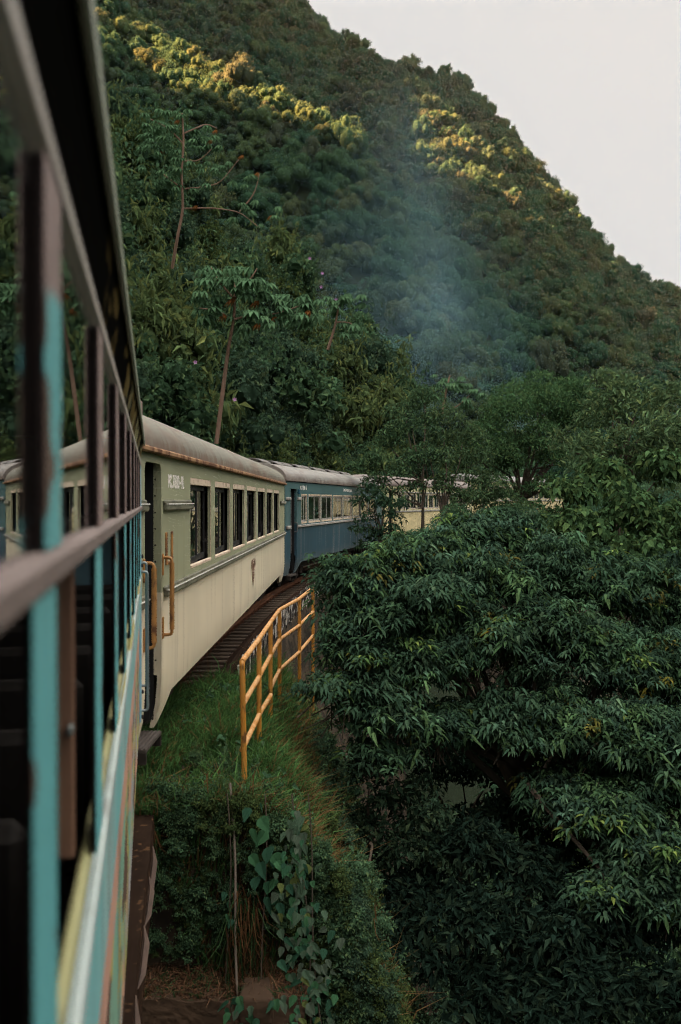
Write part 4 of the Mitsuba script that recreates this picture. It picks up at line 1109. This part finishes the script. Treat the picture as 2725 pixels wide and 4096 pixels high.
WH = []
for i in range(7):
    b_ = [(0.044, 0.092, 0.050), (0.038, 0.078, 0.048), (0.056, 0.112, 0.050), (0.033, 0.066, 0.045), (0.044, 0.084, 0.052), (0.066, 0.126, 0.042), (0.040, 0.080, 0.045)][i]
    sp = []
    for q in range(4):                            # a spray: four whorls on one twig
        v, f, c = whorl(rng, 9 + int(rng.integers(5)), rng.uniform(0.085, 0.14), 0.041, b_, i == 5)
        sp.append((v + [0.10 * q - 0.15 + rng.normal(0, 0.03), rng.normal(0, 0.10), 0.04 * rng.normal() - 0.02 * abs(q - 1.5)], f, c))
    sp = join(sp)
    tw = MB().tube([(-0.45, 0, -0.16), (-0.2, 0, -0.05), (0.22, 0, 0)], [0.009, 0.007, 0.003], 4).out()
    WH.append((sp, tw))
scene_whorl = [fol(sp, 'm_leaf') for sp, tw in WH]
near_blobs = px_blobs([(1420, 2340, 13.0, 0.40), (1580, 2270, 13.5, 0.45), (1720, 2230, 14.2, 0.4), (1870, 2170, 15.0, 0.50), (2010, 2150, 15.5, 0.5), (1480, 2490, 12.6, 0.42), (1680, 2440, 13.0, 0.6), (1900, 2370, 14.0, 0.75), (2200, 2330, 15, 0.8), (2430, 2380, 15, 0.75), (2650, 2420, 15, 0.75),
                       (1420, 2640, 12.3, 0.36), (1630, 2680, 12.6, 0.55), (1880, 2640, 13, 0.75), (2150, 2600, 13.5, 0.8), (2400, 2660, 13.8, 0.75), (2640, 2720, 14, 0.75), (1350, 2760, 12.0, 0.26), (1540, 2850, 12.1, 0.38), (1760, 2900, 12.4, 0.45), (2000, 2900, 12.6, 0.5),
                       (2300, 2950, 12.6, 0.65), (2540, 2980, 12.6, 0.65), (2680, 3180, 12.2, 0.5), (2420, 3260, 11.8, 0.38), (2600, 3420, 11.5, 0.42), (2250, 3180, 12.3, 0.4), (2680, 2980, 12.5, 0.5), (1500, 3010, 12, 0.28), (2470, 3560, 11.2, 0.3), (2690, 3600, 11.2, 0.35)])
NT = 'near_big_tree'
say(NT, 'big dark green tree with whorls of drooping leaves filling the right foreground below the train', 'tree')
base_ = np.array([1.95, 13.6, -7.0])
branchy(NT, base_, [at(2120, 3350, 13.4), at(2080, 3080, 13.5)], [c for c, r in near_blobs], 0.13)
cand = []
for c, r in near_blobs:
    n = int(560 * r * r) + 6
    d = sphere_pts(rng, n)
    d[:, 2] = np.where(d[:, 2] < -0.2, -d[:, 2] * 0.8, d[:, 2])
    rad = r * (0.30 + 0.75 * rng.random((n, 1)) ** 0.6)
    P = c + d * rad * [1.15, 1.0, 0.95] + rng.normal(0, 0.06, (n, 3))
    ok = meshkit.noise(P * [1.9, 1.9, 2.6], 51) + 0.25 * meshkit.noise(P * 5.0, 52) > 0.50
    P, d = P[ok], d[ok]
    P[:, 2] += 0.10 * np.round(P[:, 2] / 0.32 * 1.0) * 0
    for p, dd in zip(P, d):
        cand.append((p, dd))
cand.sort(key=lambda q: np.linalg.norm(q[0] - [0, 0, E]) - 1.2 * q[1][2])
rest = []
for i, (p, dd) in enumerate(cand):
    yaw = math.atan2(dd[1], dd[0]) + rng.normal(0, 0.6)
    s = rng.uniform(0.65, 1.25)
    M_ = place(p, s, yaw, tilt=(rng.normal(0, 0.3), rng.normal(0, 0.3)))
    t = int(rng.choice(7, p=[.2, .18, .17, .17, .15, .04, .09]))
    if i < 300:
        add(NT + '__leaf_spray', scene_whorl[t], None, M_)
    else:
        v, f, c_ = WH[t][0]
        old = rng.random() < 0.02
        rest.append((v @ M_[:3, :3].T + p, f, c_ * math.exp(rng.normal(0, 0.28)) * (np.array([2.6, 1.25, 0.6]) if old else 1.0)))
ck = add(NT + '__crown', fol(rest, 'm_leaf'), None)
labels[ck] = {'kind': 'stuff'}
print('sprays', len(cand))
tw = MB()
for i, (p, dd) in enumerate(cand[::3]):
    j = p - dd * 0.5 - [0, 0, 0.25]
    tw.tube([j, (j + p) / 2 + rng.normal(0, 0.04, 3), p], [0.010, 0.008, 0.004], 3, False)
ck = add(NT + '__twigs', tw.out(), 'm_bark', None, False)
labels[ck] = {'kind': 'stuff'}

# dark bushes down in the ravine; all but the first coloured darker as deep shadow
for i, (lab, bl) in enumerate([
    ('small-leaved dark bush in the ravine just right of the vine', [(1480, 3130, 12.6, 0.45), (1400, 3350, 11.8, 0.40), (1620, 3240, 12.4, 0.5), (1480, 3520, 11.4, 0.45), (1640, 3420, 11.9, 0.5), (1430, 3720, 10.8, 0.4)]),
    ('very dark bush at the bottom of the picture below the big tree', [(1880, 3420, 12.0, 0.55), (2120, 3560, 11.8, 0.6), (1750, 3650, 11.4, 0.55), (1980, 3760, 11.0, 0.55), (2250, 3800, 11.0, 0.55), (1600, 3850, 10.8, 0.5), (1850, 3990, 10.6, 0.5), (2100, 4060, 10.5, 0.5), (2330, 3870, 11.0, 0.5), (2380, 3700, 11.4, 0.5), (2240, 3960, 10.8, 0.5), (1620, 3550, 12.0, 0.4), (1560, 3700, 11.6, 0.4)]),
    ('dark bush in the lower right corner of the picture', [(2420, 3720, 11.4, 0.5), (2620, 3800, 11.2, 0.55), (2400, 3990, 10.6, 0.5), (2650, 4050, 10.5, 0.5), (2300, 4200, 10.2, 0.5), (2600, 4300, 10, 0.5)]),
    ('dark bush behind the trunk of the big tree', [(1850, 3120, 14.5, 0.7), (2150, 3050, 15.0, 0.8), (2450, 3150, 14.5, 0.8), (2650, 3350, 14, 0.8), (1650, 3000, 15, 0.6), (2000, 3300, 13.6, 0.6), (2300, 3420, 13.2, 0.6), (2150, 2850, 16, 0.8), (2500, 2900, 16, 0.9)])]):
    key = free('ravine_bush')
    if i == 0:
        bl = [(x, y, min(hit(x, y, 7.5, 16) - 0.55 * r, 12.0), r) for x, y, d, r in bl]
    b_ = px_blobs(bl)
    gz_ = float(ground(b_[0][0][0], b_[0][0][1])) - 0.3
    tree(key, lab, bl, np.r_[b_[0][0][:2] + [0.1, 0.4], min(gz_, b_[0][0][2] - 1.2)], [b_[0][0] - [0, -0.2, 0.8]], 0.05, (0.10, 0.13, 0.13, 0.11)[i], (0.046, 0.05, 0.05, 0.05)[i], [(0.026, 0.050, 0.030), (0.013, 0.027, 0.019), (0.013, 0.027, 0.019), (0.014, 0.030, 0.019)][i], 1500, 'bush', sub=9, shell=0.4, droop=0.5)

# the ravine's floor and far bank: low trees and undergrowth
gx, gy = np.meshgrid(np.arange(-1, 40, 1.5), np.arange(9, 62, 1.5))
P = np.stack([gx.ravel(), gy.ravel()], -1) + rng.uniform(-0.7, 0.7, (gx.size, 2))
o, _ = track_offset(P[:, 0], P[:, 1])
P = P[((o < -4.3) | ((o < -2.15) & (P[:, 1] > 18.6))) & (P[:, 0] / P[:, 1] < 0.43)]
P = np.c_[P, ground(P[:, 0], P[:, 1])]
for i, p in enumerate(P):
    o_ = -float(track_offset(p[None, 0], p[None, 1])[0][0])
    s_ = (0.55 + 0.12 * min(o_ - 4.3, 5)) * rng.uniform(0.8, 1.2) if o_ > 4.3 else rng.uniform(0.26, 0.36)
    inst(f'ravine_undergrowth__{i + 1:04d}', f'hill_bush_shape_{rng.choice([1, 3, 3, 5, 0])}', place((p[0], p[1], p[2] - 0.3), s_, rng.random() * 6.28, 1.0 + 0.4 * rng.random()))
for i in range(420):
    y = 8.9 + 8.0 * rng.random()
    o_ = rng.uniform(2.75, 4.6)
    j_ = np.argmin(np.abs(TRACK[:, 1] - y))
    x = TRACK[j_, 0] + o_
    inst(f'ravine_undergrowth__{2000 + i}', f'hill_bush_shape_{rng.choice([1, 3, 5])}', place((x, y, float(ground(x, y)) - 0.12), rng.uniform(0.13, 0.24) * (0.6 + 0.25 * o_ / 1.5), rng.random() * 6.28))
for i in range(190):
    px_, py_ = rng.uniform(1270, 1800), rng.uniform(3450, 4200)
    d_ = hit(px_, py_, 6.5, 14)
    if d_ > 13.5:
        continue
    q = at(px_, py_, d_ - 0.1)
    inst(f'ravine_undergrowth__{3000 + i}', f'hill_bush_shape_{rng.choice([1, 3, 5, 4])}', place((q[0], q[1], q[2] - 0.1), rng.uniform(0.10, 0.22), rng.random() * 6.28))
say('ravine_undergrowth', 'dark undergrowth filling the ravine to the right of the track', 'undergrowth', kind='stuff')
n_ = 0
for i in range(70):                                # taller trees of the valley floor right of the picture, mirrored in the car windows
    x, y = rng.uniform(9, 46), rng.uniform(-14, 34)
    if x < 0.42 * y + 2.5 or x < 8.5:
        continue
    n_ += 1
    s_ = rng.uniform(3.2, 4.6)
    inst(f'valley_forest__{n_:03d}', f'forest_crown_shape_{rng.choice([1, 4, 0])}_1', place((x, y, float(ground(x, y)) - 0.5), s_, rng.random() * 6.28, rng.uniform(3.0, 4.2)))
say('valley_forest', 'forest of the valley floor right of the picture, seen only as reflections in the car windows', 'forest', kind='stuff')

# trees with umbrella leaves on the slope
def palmate(rng, R=0.36, n=9):
    """one big hand-shaped leaf, drooping at its rim"""
    out = []
    a = np.linspace(0, 2 * math.pi, n, endpoint=False) + rng.normal(0, 0.06, n)
    D = np.stack([np.cos(a), np.sin(a), np.full(n, -0.05)], 1)
    return leaves(np.zeros((n, 3)), D, np.tile([0, 0, 1.0], (n, 1)) + rng.normal(0, 0.1, (n, 3)), R * rng.uniform(0.85, 1.1, n), R * 0.46, shades(rng, n, (0.085, 0.165, 0.085), 0.15, 0.02), 0.75, 3, 0.18)


PAL = [fol(palmate(rng), 'm_leaf') for i in range(4)]
DRY = fol([(lambda q: (q[0] * [0.6, 0.6, 1] - [0, 0, 0.1], q[1], q[2] * 0 + [0.17, 0.075, 0.025]))(palmate(rng))], 'm_leaf')


def umbrella_tree(key, label, trunk, limbs, leaf_spots, r0, size=1.0, dry=()):
    say(key, label, 'tree')
    pts = bent([at(*q) for q in trunk], 0.4, 3) if len(trunk) > 2 else np.array([at(*q) for q in trunk])
    add(key + '__trunk', MB().tube(pts, np.linspace(r0, r0 * 0.55, len(pts)), 9).out(), 'm_bark_pale', None, 50)
    for l in limbs:
        lp = bent([at(*q) for q in l], 0.4, 3)
        add(key + '__limb', MB().tube(lp, np.linspace(r0 * 0.5, r0 * 0.25, len(lp)), 7).out(), 'm_bark_pale', None, 50)
    for x, y, d in leaf_spots:
        p = at(x, y, d) + rng.normal(0, 0.05, 3)
        M_ = place(p, size * rng.uniform(0.8, 1.2), rng.random() * 6.28, tilt=(rng.normal(0, 0.25), rng.normal(0, 0.25)))
        add(key + '__leaf', PAL[int(rng.integers(4))], None, M_)
    for x, y, d in dry:
        add(key + '__dry_leaf', DRY, None, place(at(x, y, d), size * 0.9, rng.random() * 6.28, tilt=(0.5, 0.2)))


def spots(rng, n, x0, x1, y0, y1, d, sd=0.8):
    return [(rng.uniform(x0, x1), rng.uniform(y0, y1), d + rng.normal(0, sd)) for _ in range(n)]


D2 = 37.5
lf = spots(rng, 15, 800, 1060, 1060, 1120, D2) + spots(rng, 24, 790, 1080, 1110, 1190, D2) + spots(rng, 40, 790, 1290, 1180, 1260, D2) + spots(rng, 22, 800, 1280, 1245, 1300, D2) + spots(rng, 6, 960, 1010, 1290, 1310, D2)
umbrella_tree('umbrella_leaved_tree', 'tree with big hand-shaped leaves on a thin brown trunk above the green car roof', [(866, 1775, 38), (900, 1500, 38), (918, 1370, 37.8), (938, 1275, 37.5), (942, 1130, 37.5)],
              [[(935, 1280, 37.5), (1000, 1262, 37.5), (1090, 1262, 37.5), (1230, 1215, 37.5)], [(930, 1280, 37.5), (870, 1240, 37.2), (800, 1235, 37)], [(942, 1180, 37.5), (1010, 1110, 37.5), (1030, 1075, 37.5)], [(940, 1200, 37.5), (870, 1120, 37.5), (845, 1070, 37.5)]], lf, 0.085, 1.15, [(945, 1182, 37.3), (935, 1190, 37.2), (905, 1250, 37.2), (1035, 1195, 37.3), (1040, 1285, 37.3), (1105, 1260, 37.3), (1240, 1235, 37)])
lf = spots(rng, 20, 570, 760, 440, 520, 44) + spots(rng, 26, 560, 880, 510, 590, 44) + spots(rng, 24, 560, 920, 580, 680, 44) + spots(rng, 20, 620, 1060, 660, 760, 44) + spots(rng, 10, 900, 1110, 780, 900, 44)
umbrella_tree('tall_umbrella_tree', 'tallest sparse tree high on the slope with long bare limbs and pale crooked trunk', [(690, 1075, 44.5), (712, 950, 44), (735, 840, 44), (728, 700, 44), (738, 560, 44), (730, 460, 44)],
              [[(735, 760, 44), (800, 755, 44), (880, 740, 44), (960, 640, 44)], [(735, 838, 44), (850, 835, 44), (960, 850, 44), (1040, 915, 44)], [(733, 760, 44), (680, 720, 44), (640, 690, 44)], [(735, 650, 44), (800, 650, 44), (850, 600, 44)], [(735, 580, 44), (680, 520, 44), (600, 480, 44)], [(738, 540, 44), (830, 500, 44), (870, 520, 44)], [(960, 850, 44), (1020, 780, 44), (1040, 700, 44)]], lf, 0.075, 0.85,
              [(720, 480, 43.8), (850, 560, 43.8), (870, 520, 43.8), (660, 600, 43.8), (790, 820, 43.8), (975, 620, 43.8), (1035, 690, 43.8), (1090, 860, 43.8)])
lf = spots(rng, 18, 1290, 1450, 1185, 1260, 44, 0.5) + spots(rng, 8, 1360, 1470, 1260, 1360, 44, 0.5)
umbrella_tree('small_umbrella_tree', 'smaller tree with hand-shaped leaves right of the umbrella-leaved tree, its trunk leaning', [(1312, 1400, 44), (1340, 1310, 44), (1358, 1210, 44)], [[(1345, 1290, 44), (1400, 1290, 44), (1430, 1320, 44)]], lf, 0.07, 1.0)
lf = spots(rng, 20, 1730, 1900, 1480, 1560, 80, 0.8) + spots(rng, 12, 1850, 1935, 1555, 1620, 80, 0.8)
umbrella_tree('distant_umbrella_tree', 'slim hand-leaved tree where the slope meets the smoke, above the cream car', [(1768, 1660, 80), (1785, 1560, 80), (1800, 1500, 80)], [[(1775, 1660, 80), (1850, 1610, 80), (1885, 1575, 80)]], lf, 0.10, 1.5)
# a few purple blossoms in the undergrowth
mat('m_petal', (0.42, 0.20, 0.40), 0.6)
for x, y, lab in ((783, 1450, 'purple blossom left of the umbrella-leaved tree trunk'), (940, 1598, 'purple blossom right of the umbrella-leaved tree trunk, lowest on the slope'), (1240, 1036, 'topmost purple blossom of the cluster on the upper right slope'),
                (1290, 1095, 'second highest purple blossom on the upper right slope'), (1285, 1150, 'lower purple blossom on the upper right slope'), (1345, 1200, 'lowest and rightmost purple blossom on the upper right slope')):
    c = at(x, y, 36.0 if y > 1400 else 46.0)
    fl = MB()
    for q in range(5):
        a = q * 1.257
        fl.raw([c, c + 0.06 * np.array([math.cos(a), -0.3, math.sin(a)]), c + 0.085 * np.array([math.cos(a + 0.5), -0.4, math.sin(a + 0.5)]), c + 0.06 * np.array([math.cos(a + 1.0), -0.3, math.sin(a + 1.0)])], [[0, 1, 2, 3]])
    key = add('purple_blossom', fl.out(), 'm_petal', None, False)
    say(key, lab, 'flower', 'purple blossoms on the slope')

# grass on the bank, dry grass over the edge
leafmat('m_grass', 0.5, 0.6)


def blades(P, H, lean, col, w=0.010):
    n = len(P)
    a = rng.random(n) * 6.28
    S = np.stack([np.cos(a), np.sin(a), 0 * a], 1)
    H = H[:, None]
    tip = P + np.c_[lean, np.ones(n)] * H * [1, 1, 1] * np.c_[np.ones(n), np.ones(n), rng.uniform(0.7, 1.0, n)]
    midp = P + np.c_[lean * 0.35, np.full(n, 0.62)] * H
    V = np.stack([P - S * w, P + S * w, midp - S * w * 0.8, midp + S * w * 0.8, tip], 1)
    F = np.array([[0, 1, 3], [0, 3, 2], [2, 3, 4]])
    return V.reshape(-1, 3), (F[None] + (np.arange(n) * 5)[:, None, None]).reshape(-1, 3), np.repeat(col, 5, 0)


n = 230000
P = np.c_[rng.uniform(-2.6, 1.7, n), 8.75 + 13.0 * rng.random(n) ** 1.5]
o, _ = track_offset(P[:, 0], P[:, 1])
clump = meshkit.fbm(np.c_[P * 1.6, np.zeros(n)], 3, 31)
lim = np.where(P[:, 1] < 15.8, -0.66, -1.6)                # the sleepers show past the grass
keep = (o < lim) & (o > -5.2) & (clump > 0.30 + 0.25 * rng.random(n)) & ~((P[:, 1] > 15.6 + 0.6 * clump) & (o > -1.75))
P, o, clump = P[keep], o[keep], clump[keep]
z = ground(P[:, 0], P[:, 1])
P = np.c_[P, z - 0.02]
n = len(P)
H = (0.11 + 0.33 * clump ** 1.8) * rng.uniform(0.5, 1.4, n) * (1 + 0.8 * (rng.random(n) < 0.03))
dryness = np.clip((-o - 2.15) / 0.7, 0, 1) * 0.85 + 0.12 + 0.25 * (P[:, 1] < 9.6)
isdry = rng.random(n) < dryness * np.clip(meshkit.noise(np.c_[P[:, :2] * 2.2, np.zeros(n)], 8) * 1.5, 0.25, 1)
col = np.where(isdry[:, None], np.array([0.16, 0.092, 0.040]) * np.exp(rng.normal(0, 0.35, (n, 1))), np.array([0.055, 0.128, 0.042]) * np.exp(rng.normal(0, 0.3, (n, 1))) * (1 + 0.5 * rng.random((n, 1)) * [0.8, 0.3, 0]))
scene['grass'] = fol(blades(P, H, rng.normal(0, 0.42, (n, 2)) + [0.12, 0], col, 0.0085), 'm_grass')
say('grass', 'long green grass on the bank, turning dry and brown down its right slope', 'grass', kind='stuff')
print('grass', n)
# low broad weeds between the grass
n = 2600
P = np.c_[rng.uniform(-1.9, 1.2, n), rng.uniform(8.8, 15.5, n)]
o, _ = track_offset(P[:, 0], P[:, 1])
pt = meshkit.fbm(np.c_[P * 1.1, np.zeros(n)], 2, 77)
P = P[(o < -1.1) & (pt > 0.55)]
P = np.c_[P, ground(P[:, 0], P[:, 1]) + rng.uniform(0.02, 0.28, len(P))]
n = len(P)
scene['weeds'] = fol(leaves(P, rng.normal(size=(n, 3)) * [1, 1, 0.4], np.tile([0, -0.5, 1.0], (n, 1)) + rng.normal(0, 0.4, (n, 3)), rng.uniform(0.05, 0.11, n), rng.uniform(0.03, 0.055, n), shades(rng, n, (0.045, 0.095, 0.050), 0.25), 0.3, 3), 'm_leaf')
say('weeds', 'low broad-leaved weeds scattered through the grass of the bank', 'weeds', kind='stuff')
# dry stems hanging over the abutment
n = 9000
x = rng.uniform(-1.9, 0.3, n)
P = np.c_[x, 8.72 + 0.35 * rng.random(n) - 0.5 * (rng.random(n) < 0.45) * rng.random(n), np.zeros(n)]
P[:, 2] = np.where(P[:, 1] > 8.7, ground(P[:, 0], np.maximum(P[:, 1], 9.3)), -0.25 - 1.1 * rng.random(n))
dens = meshkit.noise(np.c_[P[:, 0] * 2.4, P[:, 2] * 1.2, np.zeros(n)], 15)
P = P[dens > 0.55]
n = len(P)
H = rng.uniform(0.12, 0.5, n)
col = np.where(rng.random((n, 1)) < 0.62, np.array([0.085, 0.042, 0.020]), np.array([0.035, 0.070, 0.026])) * np.exp(rng.normal(0, 0.4, (n, 1)))
a = blades(P, H, rng.normal(0, 0.35, (n, 2)) + [0.05, -0.35], col, 0.005)
v = a[0].reshape(-1, 5, 3); v[:, :, 2] = 2 * P[:, None, 2] - v[:, :, 2]
scene['hanging_dry_grass'] = fol((v.reshape(-1, 3), a[1], a[2]), 'm_grass')
say('hanging_dry_grass', 'dry brown grass stems hanging over the dark abutment edge', 'grass', kind='stuff')
# grass on the ledge
n = 2600
P = np.c_[rng.uniform(-1.85, -0.3, n), rng.uniform(8.2, 8.9, n), np.full(n, -1.40)]
col = np.where(rng.random((n, 1)) < 0.75, np.array([0.15, 0.080, 0.045]), np.array([0.035, 0.070, 0.026])) * np.exp(rng.normal(0, 0.4, (n, 1)))
scene['ledge_litter'] = fol(blades(P, rng.uniform(0.03, 0.12, n), rng.normal(0, 1.2, (n, 2)), col, 0.006), 'm_grass')
say('ledge_litter', 'dead brown leaf litter lying on the abutment ledge', 'litter', kind='stuff')

for i in range(110):
    x = rng.uniform(-1.75, 0.0)
    y = 8.72 + 0.35 * rng.random()
    low = rng.random() < 0.5
    z = -0.25 - 1.05 * rng.random() if low else float(ground(x, max(y, 9.2))) - 0.05
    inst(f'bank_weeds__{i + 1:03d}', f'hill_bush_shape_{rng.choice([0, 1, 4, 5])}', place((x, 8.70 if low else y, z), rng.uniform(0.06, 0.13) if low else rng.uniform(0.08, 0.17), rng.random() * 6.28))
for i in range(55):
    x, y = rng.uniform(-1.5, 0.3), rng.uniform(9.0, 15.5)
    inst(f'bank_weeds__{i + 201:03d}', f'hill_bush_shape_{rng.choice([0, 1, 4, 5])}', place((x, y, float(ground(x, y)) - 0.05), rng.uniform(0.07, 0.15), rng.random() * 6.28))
say('bank_weeds', 'leafy weeds breaking up the ragged edge of the grassy bank', 'weeds', kind='stuff')

# climbing vine with heart-shaped leaves at the abutment's right edge
VN = 'climbing_vine'
say(VN, 'climbing vine with big heart-shaped leaves hanging at the right edge of the dark abutment', 'vine')
HEART = [fol(leaves(np.zeros((1, 3)), np.array([[0, -0.25, -1.0]]), np.array([[0, -1.0, 0.25]]), 1.0, 0.80, np.array([c]) * 1.0, 0.12, 3, 0.16, True), 'm_leaf') for c in ((0.050, 0.135, 0.072), (0.060, 0.155, 0.072), (0.042, 0.110, 0.066), (0.085, 0.140, 0.088), (0.095, 0.130, 0.090), (0.12, 0.15, 0.05))]


def vine_leaf(x, y, d, s, t):
    M_ = place(at(x, y, d), s, rng.normal(0, 0.5), tilt=(rng.normal(0, 0.3), 0))
    R_ = np.eye(4); a = rng.normal(0, 0.4); R_[0, 0] = R_[2, 2] = math.cos(a); R_[0, 2] = math.sin(a); R_[2, 0] = -math.sin(a)
    add(VN + '__leaf', HEART[t], None, M_ @ R_)


for x, y in ((1040, 3300), (1015, 3345), (1062, 3355), (1068, 3420), (1000, 3450), (1040, 3480), (1095, 3445), (1105, 3475), (1020, 3540), (1062, 3560), (1098, 3545), (1070, 3620), (1130, 3605), (1115, 3645), (990, 3260), (1050, 3250), (1165, 3640), (900, 3600), (915, 3640), (908, 3690), (925, 3710)):
    vine_leaf(x, y - 25, 8.45 + rng.normal(0, 0.06), 0.125 * rng.uniform(0.85, 1.2) if x > 950 else 0.075, int(rng.integers(0, 3)))
for i in range(215):
    t = i / 215
    y = 3270 + 830 * t + rng.normal(0, 25)
    x = 1175 + 75 * min(1, max(0, (y - 3550) / 450)) + rng.normal(0, 26 + 45 * t) - 60 * max(0, t - 0.85) / 0.15 * rng.random()
    vine_leaf(x, y, 8.5 - 0.3 * t + rng.normal(0, 0.10), rng.uniform(0.055, 0.105), int(rng.choice(6, p=[.12, .14, .14, .28, .27, .05])))
for i in range(60):
    vine_leaf(rng.uniform(880, 1230), rng.uniform(3980, 4200), 8.1 + rng.normal(0, 0.1), rng.uniform(0.06, 0.10), int(rng.choice(6, p=[.2, .2, .2, .2, .15, .05])))
for x0, x1 in ((1050, 1060), (1180, 1250), (1220, 1290), (905, 915)):
    pts = [at(x0 + (x1 - x0) * t + 14 * math.sin(5 * t + x0), 3180 + 950 * t, 8.62 - 0.25 * t) for t in np.linspace(0, 1, 12)]
    add(VN + '__stem', MB().tube(pts, 0.006, 5).out(), 'm_bark', None, 50)

# blue exhaust smoke drifting up the gully, and the valley's air
nz, ny_, nx = 48, 20, 48
zz, yy, xx = np.meshgrid(np.linspace(0, 1, nz), np.linspace(0, 1, ny_), np.linspace(0, 1, nx), indexing='ij')
SX0, SX1, SY0, SY1, SZ0, SZ1 = -24.0, 46.0, 190.0, 240.0, 4.0, 104.0
wx, wy, wz = SX0 + (SX1 - SX0) * xx, SY0 + (SY1 - SY0) * yy, SZ0 + (SZ1 - SZ0) * zz
curl = meshkit.fbm(np.stack([wx / 16, wy / 16, wz / 22], -1), 3, 61) - 0.5
cx = 32.0 - 0.26 * (wz - 14) + 16 * curl
wid = 5.5 + 0.10 * (wz - 10)
f1 = np.exp(-np.abs((wx - cx) / wid) ** 1.6) * np.exp(-((wy - 215) / 13) ** 2)
f2 = 0.8 * np.exp(-((wx - (cx - 7 - 0.12 * wz)) / (wid * 1.9)) ** 2) * np.exp(-((wy - 215) / 13) ** 2) * np.clip((70 - wz) / 30, 0, 1)
nn = meshkit.fbm(np.stack([(wx + 0.5 * wz) / 9, wy / 11, (wz - 0.3 * wx) / 20], -1), 4, 41)
fade = np.clip(zz / 0.08, 0, 1) * np.clip((1 - zz) / 0.62, 0, 1) * np.clip(np.minimum(xx, 1 - xx) / 0.08, 0, 1)
dens = (f1 + f2) * np.clip(nn * 3.0 - 0.85, 0.06, 1.7) * fade
scene['smoke_medium'] = {'type': 'heterogeneous', 'albedo': {'type': 'rgb', 'value': [0.46, 0.78, 0.93]}, 'scale': 0.0080,
                         'sigma_t': {'type': 'gridvolume', 'grid': mi.VolumeGrid(dens.astype(np.float32)[..., None]), 'to_world': T().translate([SX0, SY0, SZ0]).scale([SX1 - SX0, SY1 - SY0, SZ1 - SZ0])}}
scene['smoke'] = {'type': 'cube', 'to_world': T().translate([(SX0 + SX1) / 2, (SY0 + SY1) / 2, (SZ0 + SZ1) / 2]).scale([(SX1 - SX0) / 2, (SY1 - SY0) / 2, (SZ1 - SZ0) / 2]), 'bsdf': {'type': 'null'}, 'interior': {'type': 'ref', 'id': 'smoke_medium'}, 'exterior': {'type': 'ref', 'id': 'haze_air'}}
say('smoke', 'thin blue smoke drifting up the gully between the slope and the mountain', 'smoke', kind='stuff')

scene['haze'] = {'type': 'cube', 'to_world': T().translate([30, 280, 420]).scale([990, 830, 440]), 'bsdf': {'type': 'null'}, 'interior': {'type': 'ref', 'id': 'haze_air'}}
say('haze', 'thin valley haze softening the distant forest', 'haze', kind='stuff')
